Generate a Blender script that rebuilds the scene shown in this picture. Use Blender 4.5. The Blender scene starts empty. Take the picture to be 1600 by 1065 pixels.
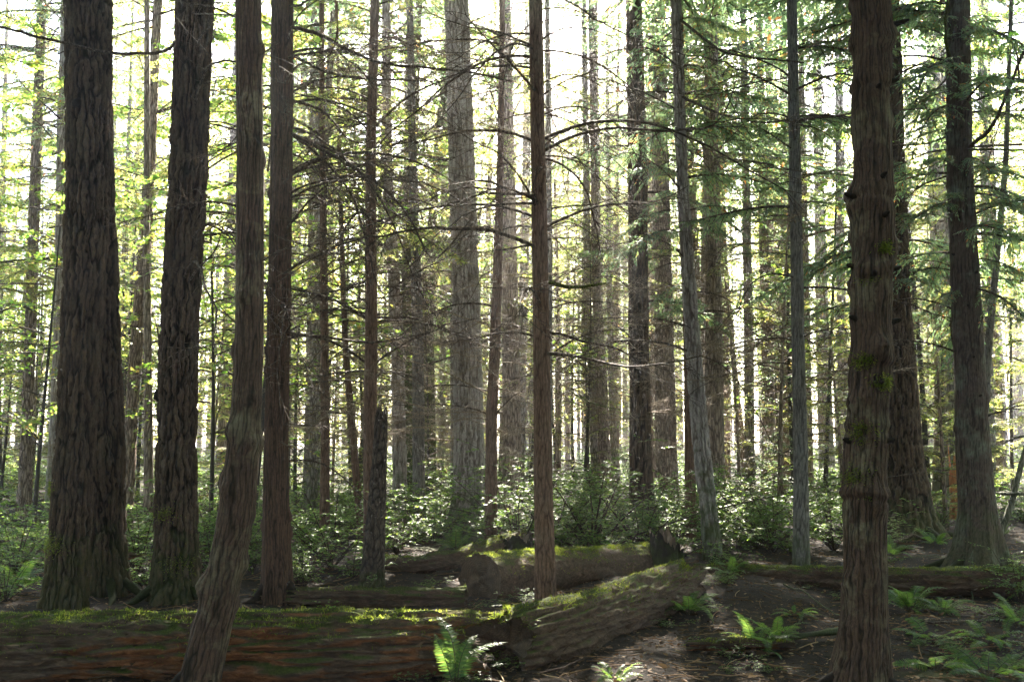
import bpy, math
import numpy as np
from mathutils import Vector

SC = bpy.context.scene
COL = SC.collection
RNG = np.random.default_rng(11)

# ------------------------------------------------------------------ camera maths
FPX = 1555.0                      # focal length in pixels of a 1600 px wide frame (35 mm lens)
PITCH = math.atan((690 - 532.5) / FPX)
CAMZ = 1.6
CP, SP = math.cos(PITCH), math.sin(PITCH)

def at(px, py, Y):
    """point on the vertical plane y = Y seen at a pixel -> (x, y, z, depth along the lens axis)"""
    v = (532.5 - py) / FPX
    t = Y / (CP - SP * v)
    return np.array([(px - 800) / FPX * t, Y, CAMZ + t * (SP + CP * v)]), t

def depth_of(py, z=0.0):
    v = (532.5 - py) / FPX
    return (z - CAMZ) / (SP + CP * v) * (CP - SP * v)

# ------------------------------------------------------------------ noise
_P = np.random.default_rng(3).permutation(256)
_G = np.random.default_rng(4).normal(size=(256, 3))
_G /= np.linalg.norm(_G, axis=1)[:, None]

def perlin(p):
    p = np.asarray(p, float)
    i = np.floor(p).astype(np.int64)
    f = p - i
    u = f * f * f * (f * (f * 6 - 15) + 10)
    out = 0
    for dx in (0, 1):
        for dy in (0, 1):
            for dz in (0, 1):
                h = _P[(_P[(_P[(i[..., 0] + dx) & 255] + i[..., 1] + dy) & 255] + i[..., 2] + dz) & 255]
                g = _G[h]
                d = g[..., 0] * (f[..., 0] - dx) + g[..., 1] * (f[..., 1] - dy) + g[..., 2] * (f[..., 2] - dz)
                w = (u[..., 0] if dx else 1 - u[..., 0]) * (u[..., 1] if dy else 1 - u[..., 1]) * (u[..., 2] if dz else 1 - u[..., 2])
                out = out + w * d
    return out * 1.5

def fbm(p, n=3):
    p = np.asarray(p, float)
    s, a, o = 0, 1.0, 0
    for k in range(n):
        s = s + a * perlin(p * (2 ** k) + 17.3 * k)
        o += a
        a *= .5
    return s / o

# ------------------------------------------------------------------ geometry
def unit(a):
    return a / np.maximum(np.linalg.norm(a, axis=-1, keepdims=True), 1e-9)

def tubes(P, R, sides=3, mat=0):
    """K tubes of N points each -> one geo chunk"""
    P = np.asarray(P, float)
    if P.ndim == 2:
        P = P[None]
    R = np.broadcast_to(np.asarray(R, float), P.shape[:2])
    K, N, _ = P.shape
    T = unit(np.gradient(P, axis=1))
    m = unit(P[:, -1] - P[:, 0])
    ref = np.where(np.abs(m[:, 2:3]) > .85, np.array([[1., .13, 0]]), np.array([[.1, .13, 1.]]))[:, None, :]
    U = unit(np.cross(T, np.broadcast_to(ref, T.shape)))
    V = np.cross(T, U)
    a = np.arange(sides) * 2 * math.pi / sides
    ring = U[:, :, None, :] * np.cos(a)[None, None, :, None] + V[:, :, None, :] * np.sin(a)[None, None, :, None]
    vs = P[:, :, None, :] + ring * R[:, :, None, None]
    idx = np.arange(K * N * sides).reshape(K, N, sides)
    a0 = idx[:, :-1, :]; b0 = idx[:, 1:, :]
    F = np.stack([a0, np.roll(a0, -1, 2), np.roll(b0, -1, 2), b0], -1).reshape(-1, 4)
    return (vs.reshape(-1, 3), F, mat)

def polys(O, D, Nn, L, W, shape, mat=0, bend=0.0):
    """flat leaves: origin, direction, normal, length, width; shape = outline (k,2) in leaf units"""
    D = unit(D); S = unit(np.cross(Nn, D)); Nn = np.cross(D, S)
    k = len(shape)
    sx, sy = shape[:, 0], shape[:, 1]
    L = np.asarray(L, float).reshape(-1, 1, 1); W = np.asarray(W, float).reshape(-1, 1, 1)
    v = O[:, None, :] + D[:, None, :] * (L * sx[None, :, None]) + S[:, None, :] * (W * sy[None, :, None])
    if bend:
        v = v - Nn[:, None, :] * (L * bend * (sx ** 2)[None, :, None])
    return (v.reshape(-1, 3), np.arange(len(O) * k).reshape(-1, k), mat)

KITE = np.array([(0, 0), (.45, -.5), (1, 0), (.45, .5)])
OVAL = np.array([(0, 0), (.25, -.42), (.65, -.42), (1, 0), (.65, .42), (.25, .42)])
PALM = np.array([(0, 0), (.12, -.5), (.45, -.22), (.62, -.52), (.66, -.16), (1, 0), (.66, .16), (.62, .52), (.45, .22), (.12, .5)])

def xf(geo, M, t=(0, 0, 0), mats=None):
    M = np.asarray(M, float); t = np.asarray(t, float)
    return [(v @ M.T + t, f, (mats[m] if mats else m)) for v, f, m in geo]

def rotz(a):
    c, s = math.cos(a), math.sin(a); return np.array([[c, -s, 0], [s, c, 0], [0, 0, 1.]])
def roty(a):
    c, s = math.cos(a), math.sin(a); return np.array([[c, 0, s], [0, 1, 0], [-s, 0, c]])
def rotx(a):
    c, s = math.cos(a), math.sin(a); return np.array([[1, 0, 0], [0, c, -s], [0, s, c]])

def mesh_from(geo, name, mats, smooth=False, attr=None):
    vs = np.concatenate([g[0] for g in geo]).astype(np.float32)
    cnt = np.concatenate([np.full(len(g[1]), g[1].shape[1], np.int32) for g in geo])
    off, lp = 0, []
    for v, f, m in geo:
        lp.append((f + off).ravel()); off += len(v)
    lp = np.concatenate(lp).astype(np.int32)
    mi = np.concatenate([np.full(len(g[1]), g[2], np.int32) for g in geo])
    me = bpy.data.meshes.new(name)
    me.vertices.add(len(vs)); me.vertices.foreach_set('co', vs.ravel())
    me.loops.add(len(lp)); me.loops.foreach_set('vertex_index', lp)
    me.polygons.add(len(cnt))
    st = np.zeros(len(cnt), np.int32); st[1:] = np.cumsum(cnt)[:-1]
    me.polygons.foreach_set('loop_start', st)
    me.polygons.foreach_set('loop_total', cnt)
    me.polygons.foreach_set('material_index', mi)
    if smooth:
        me.polygons.foreach_set('use_smooth', np.ones(len(cnt), bool))
    for m in (mats if isinstance(mats, (list, tuple)) else [mats]):
        me.materials.append(m)
    if attr is not None:
        a = me.attributes.new('ridge', 'FLOAT', 'POINT'); a.data.foreach_set('value', np.asarray(attr, np.float32))
    me.update(calc_edges=True)
    return me

def obj(name, me, parent=None, loc=(0, 0, 0), rz=0.0, scale=1.0):
    o = bpy.data.objects.new(name, me)
    COL.objects.link(o)
    if parent is not None:
        o.parent = parent
    o.location = loc
    o.rotation_euler = (0, 0, rz)
    o.scale = (scale,) * 3 if np.isscalar(scale) else scale
    return o

def tag(o, label=None, cat=None, group=None, kind=None):
    if label: o['label'] = label
    if cat: o['category'] = cat
    if group: o['group'] = group
    if kind: o['kind'] = kind
    return o

def empty(name, loc, rz=0.0):
    o = bpy.data.objects.new(name, None)
    COL.objects.link(o); o.location = loc; o.rotation_euler = (0, 0, rz)
    o.empty_display_size = .2
    return o

# ------------------------------------------------------------------ materials
def nd(nt, typ, ins=None, **attrs):
    n = nt.nodes.new(typ)
    for k, v in attrs.items():
        setattr(n, k, v)
    for k, v in (ins or {}).items():
        s = n.inputs[k]
        if isinstance(v, bpy.types.NodeSocket):
            nt.links.new(v, s)
        else:
            s.default_value = v
    return n

def new_mat(name):
    m = bpy.data.materials.new(name); m.use_nodes = True
    nt = m.node_tree
    b = nt.nodes['Principled BSDF']
    return m, nt, b, nt.nodes['Material Output']

def ramp(nt, fac, stops):
    r = nd(nt, 'ShaderNodeValToRGB', {'Fac': fac})
    e = r.color_ramp.elements
    while len(e) < len(stops): e.new(.5)
    for x, (p, c) in zip(e, stops):
        x.position = p; x.color = (*c, 1)
    return r.outputs['Color']

def noise(nt, vec, scale, detail=4, rough=.55, normalize=True, dist=0.0):
    n = nd(nt, 'ShaderNodeTexNoise', {'Vector': vec, 'Scale': scale, 'Detail': detail, 'Roughness': rough, 'Distortion': dist})
    n.normalize = normalize
    return n.outputs['Fac']

def mth(nt, op, a, b=0.0, c=None, clamp=False):
    ins = {0: a, 1: b}
    if c is not None: ins[2] = c
    return nd(nt, 'ShaderNodeMath', ins, operation=op, use_clamp=clamp).outputs[0]

def mix(nt, f, a, b):
    n = nt.nodes.new('ShaderNodeMix'); n.data_type = 'RGBA'
    for s, v in ((n.inputs[0], f), (n.inputs[6], a), (n.inputs[7], b)):
        if isinstance(v, bpy.types.NodeSocket): nt.links.new(v, s)
        else: s.default_value = v if np.isscalar(v) else (*v, 1)
    return n.outputs[2]

def scaled(nt, s):
    tc = nd(nt, 'ShaderNodeTexCoord')
    return nd(nt, 'ShaderNodeMapping', {'Vector': tc.outputs['Object'], 'Scale': s}).outputs[0], tc.outputs['Object']

def bark(name, dark, light, f=26, k=.16, lichen=None, lichen_amt=.5, moss_h=0.0, use_attr=False, bump=.7, moss_amt=.5, rot=None):
    m, nt, b, out = new_mat(name)
    vec, oc = scaled(nt, (f, f, f * k))
    wv = nd(nt, 'ShaderNodeVectorMath', {0: vec, 1: nd(nt, 'ShaderNodeVectorMath', {0: nd(nt, 'ShaderNodeTexNoise', {'Vector': vec, 'Scale': .7, 'Detail': 3}).outputs['Color'], 1: (.9, .9, .9)}, operation='MULTIPLY').outputs[0]}, operation='ADD').outputs[0]
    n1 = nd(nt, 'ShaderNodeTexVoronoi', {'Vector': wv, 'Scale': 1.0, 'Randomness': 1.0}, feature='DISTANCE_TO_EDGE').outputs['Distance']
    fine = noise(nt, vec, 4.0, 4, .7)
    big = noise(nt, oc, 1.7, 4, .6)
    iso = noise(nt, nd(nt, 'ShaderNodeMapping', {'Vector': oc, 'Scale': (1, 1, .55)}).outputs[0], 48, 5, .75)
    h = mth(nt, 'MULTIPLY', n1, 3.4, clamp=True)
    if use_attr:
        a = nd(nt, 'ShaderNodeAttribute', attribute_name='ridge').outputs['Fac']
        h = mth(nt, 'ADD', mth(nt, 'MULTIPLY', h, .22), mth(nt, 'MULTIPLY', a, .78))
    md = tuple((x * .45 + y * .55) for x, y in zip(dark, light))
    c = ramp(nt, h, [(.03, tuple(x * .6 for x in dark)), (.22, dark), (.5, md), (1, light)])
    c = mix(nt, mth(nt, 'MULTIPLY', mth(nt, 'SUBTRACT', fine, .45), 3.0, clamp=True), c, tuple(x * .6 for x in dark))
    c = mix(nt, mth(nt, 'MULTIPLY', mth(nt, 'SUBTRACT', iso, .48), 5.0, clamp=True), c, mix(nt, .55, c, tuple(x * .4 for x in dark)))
    if lichen:
        l = mth(nt, 'MULTIPLY', mth(nt, 'SUBTRACT', noise(nt, oc, 3.3, 6, .7), .5), 5.0, clamp=True)
        l = mth(nt, 'MULTIPLY', l, lichen_amt)
        c = mix(nt, mth(nt, 'MULTIPLY', l, h), c, lichen)
    if moss_h > 0:
        z = nd(nt, 'ShaderNodeSeparateXYZ', {0: oc}).outputs[2]
        g = mth(nt, 'SUBTRACT', 1.0, mth(nt, 'DIVIDE', z, moss_h), clamp=True)
        g = mth(nt, 'MULTIPLY', mth(nt, 'SUBTRACT', mth(nt, 'ADD', noise(nt, oc, 5, 5, .7), mth(nt, 'MULTIPLY', g, .5)), .72), 6, clamp=True)
        c = mix(nt, mth(nt, 'MULTIPLY', g, moss_amt), c, (.05, .075, .015))
    c = mix(nt, mth(nt, 'MULTIPLY', big, .5), c, mix(nt, .5, c, (.02, .016, .013)))
    nt.links.new(c, b.inputs['Base Color'])
    b.inputs['Roughness'].default_value = .88
    b.inputs['Specular IOR Level'].default_value = .25
    hh = mth(nt, 'ADD', mth(nt, 'ADD', h, mth(nt, 'MULTIPLY', fine, .5)), mth(nt, 'MULTIPLY', iso, .6))
    bp = nd(nt, 'ShaderNodeBump', {'Height': hh, 'Strength': bump, 'Distance': .025})
    nt.links.new(bp.outputs[0], b.inputs['Normal'])
    return m

def leaf(name, cols, trans, tfac=.45, rough=.5, spec=.4, rnd_obj=.25):
    m, nt, b, out = new_mat(name)
    g = nd(nt, 'ShaderNodeNewGeometry').outputs['Random Per Island']
    c = ramp(nt, g, cols)
    r = nd(nt, 'ShaderNodeObjectInfo').outputs['Random']
    v = mth(nt, 'ADD', mth(nt, 'MULTIPLY', r, rnd_obj), 1 - rnd_obj * .5)
    hs = nd(nt, 'ShaderNodeHueSaturation', {'Color': c, 'Value': v})
    nt.links.new(hs.outputs[0], b.inputs['Base Color'])
    b.inputs['Roughness'].default_value = rough
    b.inputs['Specular IOR Level'].default_value = spec
    tc = ramp(nt, g, trans)
    hs2 = nd(nt, 'ShaderNodeHueSaturation', {'Color': tc, 'Value': v})
    tr = nd(nt, 'ShaderNodeBsdfTranslucent', {'Color': hs2.outputs[0]})
    mx = nd(nt, 'ShaderNodeMixShader', {0: tfac, 1: b.outputs[0], 2: tr.outputs[0]})
    nt.links.new(mx.outputs[0], out.inputs['Surface'])
    return m

SUN_EL, SUN_AZ = math.radians(36), math.radians(5.0)
SDIR = np.array([math.sin(SUN_AZ) * math.cos(SUN_EL), math.cos(SUN_AZ) * math.cos(SUN_EL), math.sin(SUN_EL)])
def in_gap(p):
    """the canopy has a gap over the crossing logs: is this point inside it, seen along the sun?"""
    q = p - SDIR * (p[2] - .45) / SDIR[2]
    return (-1.5 < q[0] < .5 and 6.5 < q[1] < 7.9) or (-.1 < q[0] < 1.3 and 7.4 < q[1] < 10.2 and abs((q[1] - 7.3) - 1.75 * q[0]) < .7)
M = {}
# deeply furrowed fir barks (near ones carry the real relief in their mesh)
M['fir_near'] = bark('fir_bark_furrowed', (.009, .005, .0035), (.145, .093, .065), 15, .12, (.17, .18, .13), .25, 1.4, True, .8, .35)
M['fir_pale'] = bark('fir_bark_pale_veiled', (.14, .108, .095), (.52, .46, .44), 14, .12, (.33, .34, .30), .5, 2.0, True, .8, .7)  # pale grey bark, its colour lightened further to imitate veiling glare
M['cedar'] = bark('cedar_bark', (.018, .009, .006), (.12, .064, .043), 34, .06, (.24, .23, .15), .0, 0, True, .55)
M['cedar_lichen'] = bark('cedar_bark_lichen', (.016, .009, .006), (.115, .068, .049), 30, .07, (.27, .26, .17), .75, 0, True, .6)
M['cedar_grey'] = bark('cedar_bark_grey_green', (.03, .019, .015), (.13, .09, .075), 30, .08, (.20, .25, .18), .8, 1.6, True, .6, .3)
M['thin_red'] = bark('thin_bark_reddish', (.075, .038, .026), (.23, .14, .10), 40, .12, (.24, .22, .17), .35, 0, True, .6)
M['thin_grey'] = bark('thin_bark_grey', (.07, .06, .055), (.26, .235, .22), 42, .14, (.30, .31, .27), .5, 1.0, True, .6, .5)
M['mossy'] = bark('mossy_maple_bark', (.06, .05, .03), (.17, .15, .07), 30, .3, (.10, .13, .02), 1.0, 9.0, False, .6, .9)
M['far_a'] = bark('far_bark_brown_hazed', (.15, .108, .09), (.44, .34, .29), 22, .15, (.25, .26, .2), .4, 0, False, .8)  # brown bark with distance haze and glare mixed into its colour
M['far_b'] = bark('far_bark_grey_hazed', (.16, .13, .125), (.50, .44, .43), 22, .15, (.30, .32, .26), .5, 3.0, False, .8, .5)  # grey bark, also lightened in colour to stand in for haze
M['snag'] = bark('snag_bark', (.022, .016, .013), (.13, .095, .078), 24, .3, (.12, .12, .09), .3, .6, True, .9, .5)
M['log'] = bark('rotten_log_wood', (.022, .014, .010), (.15, .075, .042), 20, .9, (.09, .05, .03), .5, 0, True, .9)
M['branch'] = bark('dead_branch_bark', (.055, .038, .03), (.17, .125, .10), 40, .4, None, 0, 0, False, .3)
M['twig_sunny'] = bark('sunlit_tone_dead_twigs', (.20, .145, .10), (.45, .35, .26), 40, .4, None, 0, 0, False, .2)  # dead branch bark in a lighter tone, painted to look sunlit
M['branch_moss'] = bark('mossy_branch_bark', (.05, .05, .015), (.14, .17, .03), 50, .8, (.10, .15, .02), .8, 0, False, .5)
M['stem'] = bark('shrub_stem', (.04, .028, .02), (.13, .09, .065), 60, .4, None, 0, 0, False, .3)

def wood(name, dark, light, sc):
    m, nt, b, out = new_mat(name)
    vec, oc = scaled(nt, sc)
    n1 = noise(nt, vec, 1, 6, .65, True, .8)
    c = ramp(nt, n1, [(.25, dark), (.5, tuple((x + y) / 2 for x, y in zip(dark, light))), (.75, light)])
    nt.links.new(c, b.inputs['Base Color']); b.inputs['Roughness'].default_value = .85
    bp = nd(nt, 'ShaderNodeBump', {'Height': n1, 'Strength': .8, 'Distance': .03})
    nt.links.new(bp.outputs[0], b.inputs['Normal'])
    return m
M['rot'] = wood('red_brown_rotten_wood', (.05, .02, .010), (.30, .12, .045), (3, 22, 22))
M['endgrain'] = wood('dark_weathered_cut_wood', (.035, .024, .017), (.17, .11, .075), (9, 9, 9))
m, nt, b, out = new_mat('weathered_sawn_end')
q = nd(nt, 'ShaderNodeAttribute', attribute_name='ridge').outputs['Fac']
vec, oc = scaled(nt, (7, 7, 7))
n1 = noise(nt, vec, 1, 6, .7); n2 = noise(nt, oc, 50, 4, .7)
rg = mth(nt, 'SINE', mth(nt, 'ADD', mth(nt, 'MULTIPLY', q, 80.0), mth(nt, 'MULTIPLY', n1, 26.0)))
v = mth(nt, 'ADD', mth(nt, 'MULTIPLY', rg, .06), mth(nt, 'ADD', mth(nt, 'MULTIPLY', n1, .7), mth(nt, 'MULTIPLY', n2, .35)))
c = ramp(nt, v, [(.3, (.014, .010, .008)), (.52, (.06, .038, .026)), (.8, (.15, .095, .062))])
nt.links.new(c, b.inputs['Base Color']); b.inputs['Roughness'].default_value = .9
nt.links.new(nd(nt, 'ShaderNodeBump', {'Height': v, 'Strength': .8, 'Distance': .02}).outputs[0], b.inputs['Normal'])
M['sawn'] = m
M['chip'] = leaf('loose_bark_flakes', [(0, (.03, .018, .012)), (.5, (.06, .035, .024)), (.85, (.11, .065, .042)), (1, (.16, .11, .075))], [(0, (.02, .01, .01)), (1, (.05, .03, .02))], .03, .85, .15)
M['fresh'] = wood('orange_heartwood', (.16, .055, .02), (.5, .20, .075), (30, 30, 3))

# ground
m, nt, b, out = new_mat('forest_soil')
vec, oc = scaled(nt, (1, 1, 1))
n1 = noise(nt, oc, 1.1, 6, .65); n2 = noise(nt, oc, 14, 6, .75); n3 = noise(nt, oc, 60, 4, .7); n4 = noise(nt, oc, .45, 4, .6)
c = ramp(nt, n2, [(.3, (.007, .005, .004)), (.5, (.014, .010, .008)), (.72, (.046, .028, .019))])
c = mix(nt, mth(nt, 'MULTIPLY', mth(nt, 'SUBTRACT', n1, .52), 5, clamp=True), c, ramp(nt, n3, [(.3, (.014, .009, .007)), (.7, (.05, .03, .02))]))
c = mix(nt, mth(nt, 'MULTIPLY', mth(nt, 'SUBTRACT', n4, .60), 7, clamp=True), c, ramp(nt, n3, [(.3, (.02, .03, .008)), (.7, (.07, .085, .02))]))
nt.links.new(c, b.inputs['Base Color']); b.inputs['Roughness'].default_value = .95; b.inputs['Specular IOR Level'].default_value = .15
hh = mth(nt, 'ADD', n2, mth(nt, 'MULTIPLY', n3, .5))
nt.links.new(nd(nt, 'ShaderNodeBump', {'Height': hh, 'Strength': .9, 'Distance': .03}).outputs[0], b.inputs['Normal'])
M['soil'] = m

def G(*a): return a
M['cedar_leaf'] = leaf('cedar_spray', [(0, (.04, .07, .05)), (.5, (.065, .11, .075)), (.95, (.10, .125, .07)), (.97, (.25, .09, .03))],
                       [(0, (.16, .28, .14)), (.6, (.30, .44, .20)), (.95, (.42, .52, .18)), (.97, (.7, .28, .08))], .55)
M['blue_leaf'] = leaf('hemlock_needles', [(0, (.04, .07, .045)), (.5, (.065, .105, .06)), (1, (.095, .125, .07))],
                      [(0, (.18, .32, .14)), (.6, (.32, .48, .20)), (1, (.46, .56, .20))], .52)
M['fir_leaf'] = leaf('fir_needles', [(0, (.04, .065, .02)), (.5, (.07, .10, .03)), (.90, (.10, .12, .035)), (.95, (.20, .14, .06))],
                     [(0, (.28, .42, .09)), (.5, (.48, .56, .13)), (.90, (.66, .62, .20)), (.95, (.75, .48, .16))], .58)
M['maple_leaf'] = leaf('maple_leaves', [(0, (.035, .075, .018)), (.6, (.07, .12, .025)), (.9, (.12, .14, .03)), (.97, (.28, .19, .05))],
                       [(0, (.20, .42, .05)), (.5, (.38, .58, .09)), (.85, (.66, .68, .14)), (.97, (.85, .62, .16))], .55, .45, .3)
M['shrub_leaf'] = leaf('shrub_leaves', [(0, (.022, .055, .02)), (.5, (.042, .09, .028)), (.9, (.065, .115, .034)), (1, (.10, .11, .04))],
                       [(0, (.16, .32, .05)), (.6, (.28, .48, .07)), (1, (.44, .54, .10))], .45, .5, .25)
M['fern_leaf'] = leaf('fern_pinnae', [(0, (.026, .062, .020)), (.6, (.04, .088, .026)), (1, (.065, .105, .03))],
                      [(0, (.16, .34, .07)), (.6, (.28, .46, .08)), (1, (.42, .54, .09))], .38, .5, .3)
M['moss'] = leaf('moss_tufts', [(0, (.035, .05, .010)), (.6, (.06, .085, .014)), (1, (.11, .12, .025))],
                 [(0, (.18, .26, .03)), (.6, (.32, .40, .05)), (1, (.48, .48, .09))], .42, .8, .1)
M['litter'] = leaf('fallen_litter', [(0, (.05, .03, .02)), (.5, (.13, .078, .045)), (.9, (.24, .14, .075)), (1, (.34, .25, .15))],
                   [(0, (.05, .03, .02)), (1, (.2, .11, .05))], .15, .8, .15)
# ------------------------------------------------------------------ plant templates (unit length along +X, z up)
def dead_branch(seed, arc=0.0, ntw=14, nsub=2, thick=.011, fine=1.0, length_seg=10):
    r = np.random.default_rng(seed)
    n = length_seg
    t = np.linspace(0, 1, n)
    rise = r.uniform(-.05, .3) + arc; droop = r.uniform(-.85, -.1); hook = r.uniform(.0, .35)
    ph = r.uniform(0, 6.28, 3)
    kink = np.cumsum(r.normal(0, .022, n)) * t
    P = np.stack([t * (1 - .06 * t), .05 * np.sin(3.1 * t + ph[0]) - .05 * math.sin(ph[0]) + .02 * np.sin(9 * t + ph[1]) * t + kink,
                  rise * t + droop * t ** 2 + hook * t ** 4 + .018 * np.sin(8 * t + ph[2]) * t + kink * .5], 1)
    geo = [tubes(P, thick * (1 - t) ** .9 + .0022, 5)]
    K = ntw
    t0 = np.sort(r.uniform(.12, .98, K))
    base = np.stack([np.interp(t0, t, P[:, i]) for i in range(3)], 1)
    side = np.where(np.arange(K) % 2 == 0, 1, -1)
    ang = r.uniform(.5, 1.25, K) * side
    L = r.uniform(.10, .40, K) * (1.05 - .55 * t0)
    s = np.linspace(0, 1, 6)
    up = r.uniform(-.35, .35, K); curl = r.uniform(-.5, .5, K)
    d = np.stack([np.cos(ang), np.sin(ang), up], 1)
    T = base[:, None, :] + d[:, None, :] * (s[None, :, None] * L[:, None, None])
    T[..., 2] += (curl[:, None] * s[None, :] ** 2 * L[:, None]) - .12 * L[:, None] * s[None] ** 2
    T[..., 0] += .25 * L[:, None] * s[None] ** 2
    geo.append(tubes(T, (.0034 - .0022 * s)[None, :] * fine, 3))
    if nsub:
        k2 = K * nsub
        pi = np.repeat(np.arange(K), nsub); si = r.uniform(.25, .95, k2)
        lo = np.minimum((si * 5).astype(int), 4); fr = si * 5 - lo
        b2 = T[pi, lo] * (1 - fr[:, None]) + T[pi, lo + 1] * fr[:, None]
        d2 = unit(d[pi] + r.normal(0, .65, (k2, 3)))
        L2 = L[pi] * r.uniform(.2, .55, k2)
        s2 = np.linspace(0, 1, 4)
        T2 = b2[:, None, :] + d2[:, None, :] * (s2[None, :, None] * L2[:, None, None])
        T2[..., 2] += r.uniform(-.35, .3, k2)[:, None] * s2[None] ** 2 * L2[:, None]
        geo.append(tubes(T2, (.0019 - .0011 * s2)[None, :] * fine, 3))
    return geo

def arch_branch(seed):
    """a long thin bare bough: rises, sags and hooks up at the tip, with sparse hanging twigs"""
    r = np.random.default_rng(seed)
    t = np.linspace(0, 1, 16); ph = r.uniform(0, 6.28, 4)
    rise, droop, hook = r.uniform(.1, .6), r.uniform(.45, 1.15), r.uniform(.05, .6)
    k = np.cumsum(r.normal(0, .012, (2, 16)), 1) * t
    P = np.stack([t - .12 * droop * t ** 2, .09 * np.sin(2.6 * t + ph[0]) * t + k[0], rise * t - droop * t ** 2 + hook * t ** 5 + .02 * np.sin(7 * t + ph[1]) * t + k[1]], 1)
    geo = [tubes(P, .0058 * (1 - t) ** .8 + .0011, 5)]
    K = 15
    lo = r.integers(2, 15, K); d = unit(np.stack([r.uniform(.2, .9, K), r.normal(0, .7, K), r.normal(-.25, .5, K)], 1)); L = r.uniform(.08, .42, K)
    s = np.linspace(0, 1, 8)
    T = P[lo][:, None] + d[:, None] * (s[None, :, None] * L[:, None, None])
    T[..., 2] += r.uniform(-.9, .15, K)[:, None] * L[:, None] * s[None] ** 2 + r.uniform(0, .5, K)[:, None] * L[:, None] * s[None] ** 5
    T[..., 1] += r.normal(0, .25, K)[:, None] * L[:, None] * s[None] ** 2
    geo.append(tubes(T, (.0022 - .0014 * s)[None] * np.ones((K, 1)), 3))
    k2 = K * 3; pi = np.repeat(np.arange(K), 3); si = r.integers(1, 8, k2)
    d2 = unit(d[pi] + r.normal(0, .8, (k2, 3))); L2 = L[pi] * r.uniform(.15, .5, k2); s2 = np.linspace(0, 1, 5)
    T2 = T[pi, si][:, None] + d2[:, None] * (s2[None, :, None] * L2[:, None, None])
    T2[..., 2] -= r.uniform(-.3, .6, k2)[:, None] * L2[:, None] * s2[None] ** 2
    geo.append(tubes(T2, (.0013 - .0007 * s2)[None] * np.ones((k2, 1)), 3))
    return geo

def bough(seed, nspray=26, pairs=8, leaf_w=.012, leaf_l=.07, droop=.5, spread=.42, hang=.25, fine=1.0, density=1.0):
    """an evergreen bough: arching stem, two rows of flat sprays; mats 0 stem, 1 needles"""
    r = np.random.default_rng(seed)
    t = np.linspace(0, 1, 9)
    rise = r.uniform(.05, .3)
    P = np.stack([t * (1 - .08 * t), .05 * np.sin(3 * t + r.uniform(0, 6)) * t, rise * t - droop * t ** 2 + .16 * t ** 4], 1)
    geo = [tubes(P, (.010 * (1 - t) ** .8 + .002) * fine, 4)]
    K = nspray
    t0 = np.linspace(.10, .99, K) + r.normal(0, .012, K); t0 = np.clip(t0, .05, 1)
    base = np.stack([np.interp(t0, t, P[:, i]) for i in range(3)], 1)
    side = np.where(np.arange(K) % 2 == 0, 1, -1)
    ang = (r.uniform(.75, 1.2, K) - .55 * t0 ** 2) * side
    L = spread * np.clip(1.06 - t0 ** 1.5, .15, 1) * np.minimum(1, .45 + t0 * 2.2) * r.uniform(.55, 1.1, K)
    d = unit(np.stack([np.cos(ang), np.sin(ang), r.normal(-.12, .18, K)], 1))
    s = np.linspace(0, 1, 5)
    T = base[:, None, :] + d[:, None, :] * (s[None, :, None] * L[:, None, None])
    T[..., 2] -= (hang * r.uniform(.3, 1.5, K))[:, None] * s[None] ** 2 * L[:, None]
    geo.append(tubes(T, (.0035 - .0025 * s)[None, :] * fine, 3))
    m = pairs * 2
    keep = r.random((K, m)) < .93 * density
    q = (np.arange(m) // 2 + .5) / pairs
    q = q[None] * np.ones((K, 1)) + r.normal(0, .02, (K, m))
    q = np.clip(q, .03, 1)
    lo = np.minimum((q * 4).astype(int), 3); fr = q * 4 - lo
    ki = np.arange(K)[:, None]
    O = T[ki, lo] * (1 - fr[..., None]) + T[ki, lo + 1] * fr[..., None]
    tan = unit(T[ki, lo + 1] - T[ki, lo])
    upv = unit(np.array([0, 0, 1.]) + r.normal(0, .28, (K, m, 3)))
    sd = np.cross(upv, tan) * np.where(np.arange(m) % 2 == 0, 1, -1)[None, :, None]
    D = unit(tan * r.uniform(.5, 1.0, (K, m, 1)) + sd * r.uniform(.55, 1.0, (K, m, 1)) - np.array([0, 0, 1.]) * r.uniform(-.05, .35, (K, m, 1)))
    LL = leaf_l * (1.15 - .6 * q) * r.uniform(.7, 1.25, (K, m)) * np.minimum(1, .4 + L[:, None] / spread * 1.3)
    keep = keep.ravel()
    O = O.reshape(-1, 3)[keep]; D = D.reshape(-1, 3)[keep]; U = upv.reshape(-1, 3)[keep]; LL = LL.ravel()[keep]
    g = polys(O, D, U, LL, LL * (leaf_w / leaf_l) * 2, KITE, 1, .12)
    geo.append(g)
    # spray tips
    geo.append(polys(T[:, -1], unit(T[:, -1] - T[:, -2]), unit(np.array([0, 0, 1.]) + r.normal(0, .2, (K, 3))),
                     np.full(K, leaf_l * .9), np.full(K, leaf_w * 2), KITE, 1))
    return geo

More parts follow.
